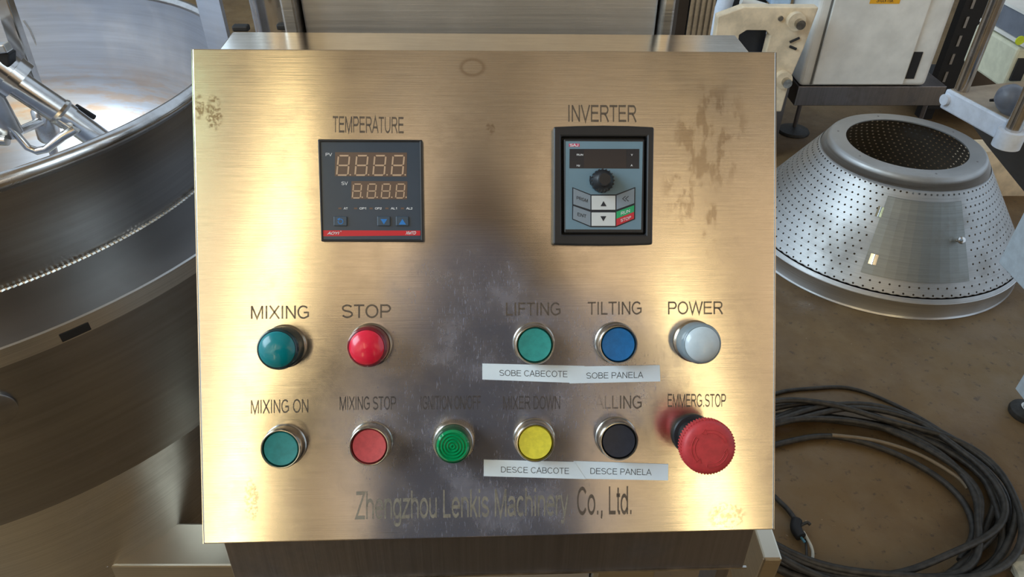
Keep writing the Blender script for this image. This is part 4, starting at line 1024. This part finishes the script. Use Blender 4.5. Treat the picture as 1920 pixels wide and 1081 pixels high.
MB().tube(floor_line([(1560, 815), (1640, 825), (1720, 850), (1790, 890), (1815, 915)], .022), .005, 10).build('tan_cable', tn, coil, world=True, label='thin tan cable among the black turns')
tag(MB().tube(floor_line([(1380, 770), (1455, 737), (1520, 728), (1590, 727), (1660, 750), (1750, 798), (1835, 862), (1890, 930), (1945, 1010)]), .0055, 10).build('loose_cable', M_CABLE),
    'single black cable sweeping in a wide arc outside the coil', 'cable')
ce = thing('cable_end', 'frayed black cable end with white and blue wires inside the coil', 'cable', tuple(onz(1500, 1010, 0)))
MB().tube(floor_line([(1448, 926), (1460, 938), (1480, 958), (1497, 985), (1503, 1003)], .010), [.006] * 24 + [.009], 10).build('sheath', M_CABLE, ce, world=True)
MB().tube(floor_line([(1494, 975), (1492, 990), (1502, 1006)], .020), .013, 10).build('tape_wrap', M_BLACKM, ce, world=True)
MB().tube(floor_line([(1506, 996), (1513, 1008), (1522, 1026), (1524, 1042), (1519, 1059)], .016), .0035, 8).build('white_wire', plain('white_wire', (.62, .60, .50), .5), ce, world=True, label='stripped white wire')
MB().tube(floor_line([(1500, 1004), (1509, 1016)], .018), .003, 8).build('blue_wire', plain('blue_wire', (.10, .30, .42), .5), ce, world=True, label='short blue wire')
MB().tube(floor_line([(1511, 1010), (1512, 1030), (1513, 1052)], .012), .003, 8).build('black_wire', M_CABLE, ce, world=True)
MB().tube(floor_line([(1500, 985), (1513, 979), (1519, 983)], .02), .004, 8).build('wire_stub', M_CABLE, ce, world=True)

def rubble(p, s, name, label, mat, seed):
    vs = []; fs = []; nn_, mm = 10, 6
    mb = MB(); prof = []
    for j in range(mm + 1):
        t = pi * j / mm
        for i in range(nn_):
            a = 2 * pi * i / nn_; d = Vector((math.sin(t) * math.cos(a), math.sin(t) * math.sin(a), math.cos(t)))
            r = s * (1 + .45 * noise.noise(d * 1.7 + Vector((seed, 0, 0)))); vs.append((d.x * r, d.y * r, max(-.0, d.z * r * .55 + s * .35)))
    for j in range(mm):
        for i in range(nn_): k = (i + 1) % nn_; fs.append((j * nn_ + i, (j + 1) * nn_ + i, (j + 1) * nn_ + k, j * nn_ + k))
    o = mb.add(vs, fs).build(name, mat); o.location = (p.x, p.y, 0); return tag(o, label, 'debris')
M_RUB = plain('pale_rubble', (.55, .55, .46), .7, grime=.3, scale=40)
rubble(onz(1932, 1090, 0), .052, 'plaster_lump', 'pale lump of plaster at the lower right corner', M_RUB, 3)
rubble(onz(1850, 1064, 0.0), .0075, 'plaster_chip', 'tiny white chip on the floor between cable turns', M_RUB, 5)

# ================================================================== PHOTOGRAPHER (seen only as the dark reflection in the door)
M_SHIRT = plain('dark_work_shirt', (.022, .020, .024), .8); M_TROUS = plain('dark_trousers', (.02, .022, .03), .8)
M_SKIN = plain('skin', (.42, .25, .17), .5, grime=.05); M_HAIR = plain('dark_hair', (.015, .012, .01), .6)
def skinned(name, nodes, edges, mat, parent, sub=2):
    me = bpy.data.meshes.new(name); me.from_pydata([p for p, r in nodes], edges, []); me.materials.append(mat)
    o = bpy.data.objects.new(name, me); COL.objects.link(o)
    o.modifiers.new('skin', 'SKIN')
    for i, (p, r) in enumerate(nodes):
        r = r if isinstance(r, tuple) else (r, r); me.skin_vertices[0].data[i].radius = r
    me.skin_vertices[0].data[0].use_root = True
    s = o.modifiers.new('sub', 'SUBSURF'); s.levels = sub; s.render_levels = sub
    o.modifiers['skin'].use_smooth_shade = True
    if parent is not None:
        o.parent = parent; o.matrix_parent_inverse = parent_world(parent).inverted()
    return o
hx = 0.0
ry, rz_ = .22, .05
ps = thing('person', 'person in dark work clothes standing and holding up a phone', 'person', (hx, -.24, 0))
nodes = [((hx, -.46, .98), (.16, .12)), ((hx, -.46, 1.15), (.15, .11)), ((hx, -.45, 1.34), (.20, .12)), ((hx, -.44, 1.45), (.10, .08)), ((hx, -.42, 1.53), (.055, .055)),
         ((hx - .20, -.45, 1.42), .07), ((hx - .29, -.33, 1.24), .058), ((hx - .13, -.12, 1.40), .034), ((hx - .095, -.055, 1.46), .024),
         ((hx + .20, -.45, 1.42), .07), ((hx + .30, -.33, 1.24), .058), ((hx + .17, -.12, 1.40), .034), ((hx + .125, -.055, 1.46), .024),
         ((hx - .10, -.46, .86), (.095, .10)), ((hx - .12, -.44, .48), .065), ((hx - .12, -.47, .09), .045),
         ((hx + .10, -.46, .86), (.095, .10)), ((hx + .12, -.44, .48), .065), ((hx + .12, -.47, .09), .045)]
nodes = [((x, y + (.22 if abs(y) > .2 else .0) if z > .4 else y + .22, z + (rz_ if z > 1.1 and abs(y) > .2 else 0)), r) for (x, y, z), r in nodes]
edges = [(0, 1), (1, 2), (2, 3), (3, 4), (3, 5), (5, 6), (6, 7), (7, 8), (3, 9), (9, 10), (10, 11), (11, 12), (0, 13), (13, 14), (14, 15), (0, 16), (16, 17), (17, 18)]
skinned('body', nodes, edges, M_SHIRT, ps)
for s in (-1, 1):
    MB().lathe([(0, .09), (.035, .085), (.05, .05), (.052, .0), (0, 0)], 20, T(hx + s * .12, -.21, 0) @ Matrix.Scale(2.2, 4, (0, 1, 0))).build('shoe', M_BLACKM, ps, world=True)
hdm = MB(); prof = []
for j in range(13):
    t = pi * j / 12; prof.append((.082 * math.sin(t) * (1 - .12 * (j / 12)), .118 * math.cos(t)))
hc = Vector((hx, -.165, 1.70)); Mh = T(*hc) @ Matrix.Rotation(.45, 4, 'X')
hdm.lathe(prof, 28, Mh @ Matrix.Scale(1.15, 4, (0, 1, 0)))
hdm.tube([Mh @ Vector((0, .088, .012)), Mh @ Vector((0, .116, -.022)), Mh @ Vector((0, .092, -.03))], [.006, .014, .008], 10)
for s in (-1, 1): hdm.lathe([(0, .01), (.02, .008), (.028, 0), (0, -.006)], 14, Mh @ T(s * .080, -.005, -.005) @ Matrix.Rotation(s * pi / 2, 4, 'Y'))
hdm.tube([Mh @ Vector((-.024, .083, -.055)), Mh @ Vector((0, .090, -.057)), Mh @ Vector((.024, .083, -.055))], [.003, .006, .003], 8)
hdm.build('head', M_SKIN, ps, world=True)
for s in (-1, 1): MB().lathe([(0, .010), (.007, .008), (.010, 0)], 12, Mh @ T(s * .031, .083, .008) @ Matrix.Rotation(-pi / 2, 4, 'X')).build('eye', M_BLACKM, ps, world=True)
MB().lathe([(0, .128), (.045, .120), (.075, .090), (.090, .045), (.092, .0), (.085, -.04)], 28, Mh @ T(0, -.012, 0) @ Matrix.Scale(1.15, 4, (0, 1, 0)) @ Matrix.Rotation(.35, 4, 'X')).build('hair', M_HAIR, ps, world=True)
# phone, just behind the view point, and the fingers round its edges
Mc = Matrix.Translation(CAM) @ Matrix(((1, 0, 0, 0), (0, RU.y, -RF.y, 0), (0, RU.z, -RF.z, 0), (0, 0, 0, 1)))
ph = thing('phone', 'dark phone held in both hands by the person', 'phone', matrix=Mc @ T(-.0, -.01, .012))
MB().prism(rrect(-.055, -.037, .105, .037, .009), -.004, .004).build('case', M_BLACK, ph)
for s, x0 in ((-1, -.058), (1, .108)):
    palm = Mc @ Vector((x0 + s * .022, -.035, .035))
    hn = [(Mc @ Vector((x0 + s * .030, -.075, .050)), (.026, .018)), (palm, (.034, .016))]
    skinned('palm', hn, [(0, 1)], M_SKIN, ps, 2)
    for k in range(4):
        b0 = Vector((x0 + s * .014, -.045 + k * .017, .030)); ln = (1, 1.1, 1.05, .85)[k]
        ch = [b0, b0 + Vector((-s * .004, .004, -.020 * ln)), b0 + Vector((-s * .014, .008, -.030 * ln)), b0 + Vector((-s * .026 * ln, .008, -.030 * ln))]
        if k < 3 or s < 0: ch[2:] = [b0 + Vector((-s * .006, .008, -.018)), b0 + Vector((-s * .010, .010, -.012))]
        skinned('finger', [(Mc @ c_, r_) for c_, r_ in zip(ch, (.0095, .0088, .0080, .0068))], [(0, 1), (1, 2), (2, 3)], M_SKIN, ps, 1)
    b0 = Vector((x0 + s * .016, -.055, .036))
    skinned('thumb', [(Mc @ c_, r_) for c_, r_ in zip([b0, b0 + Vector((-s * .014, .020, .000)), b0 + Vector((-s * .034, .036, -.008))], (.012, .010, .0085))], [(0, 1), (1, 2)], M_SKIN, ps, 1)
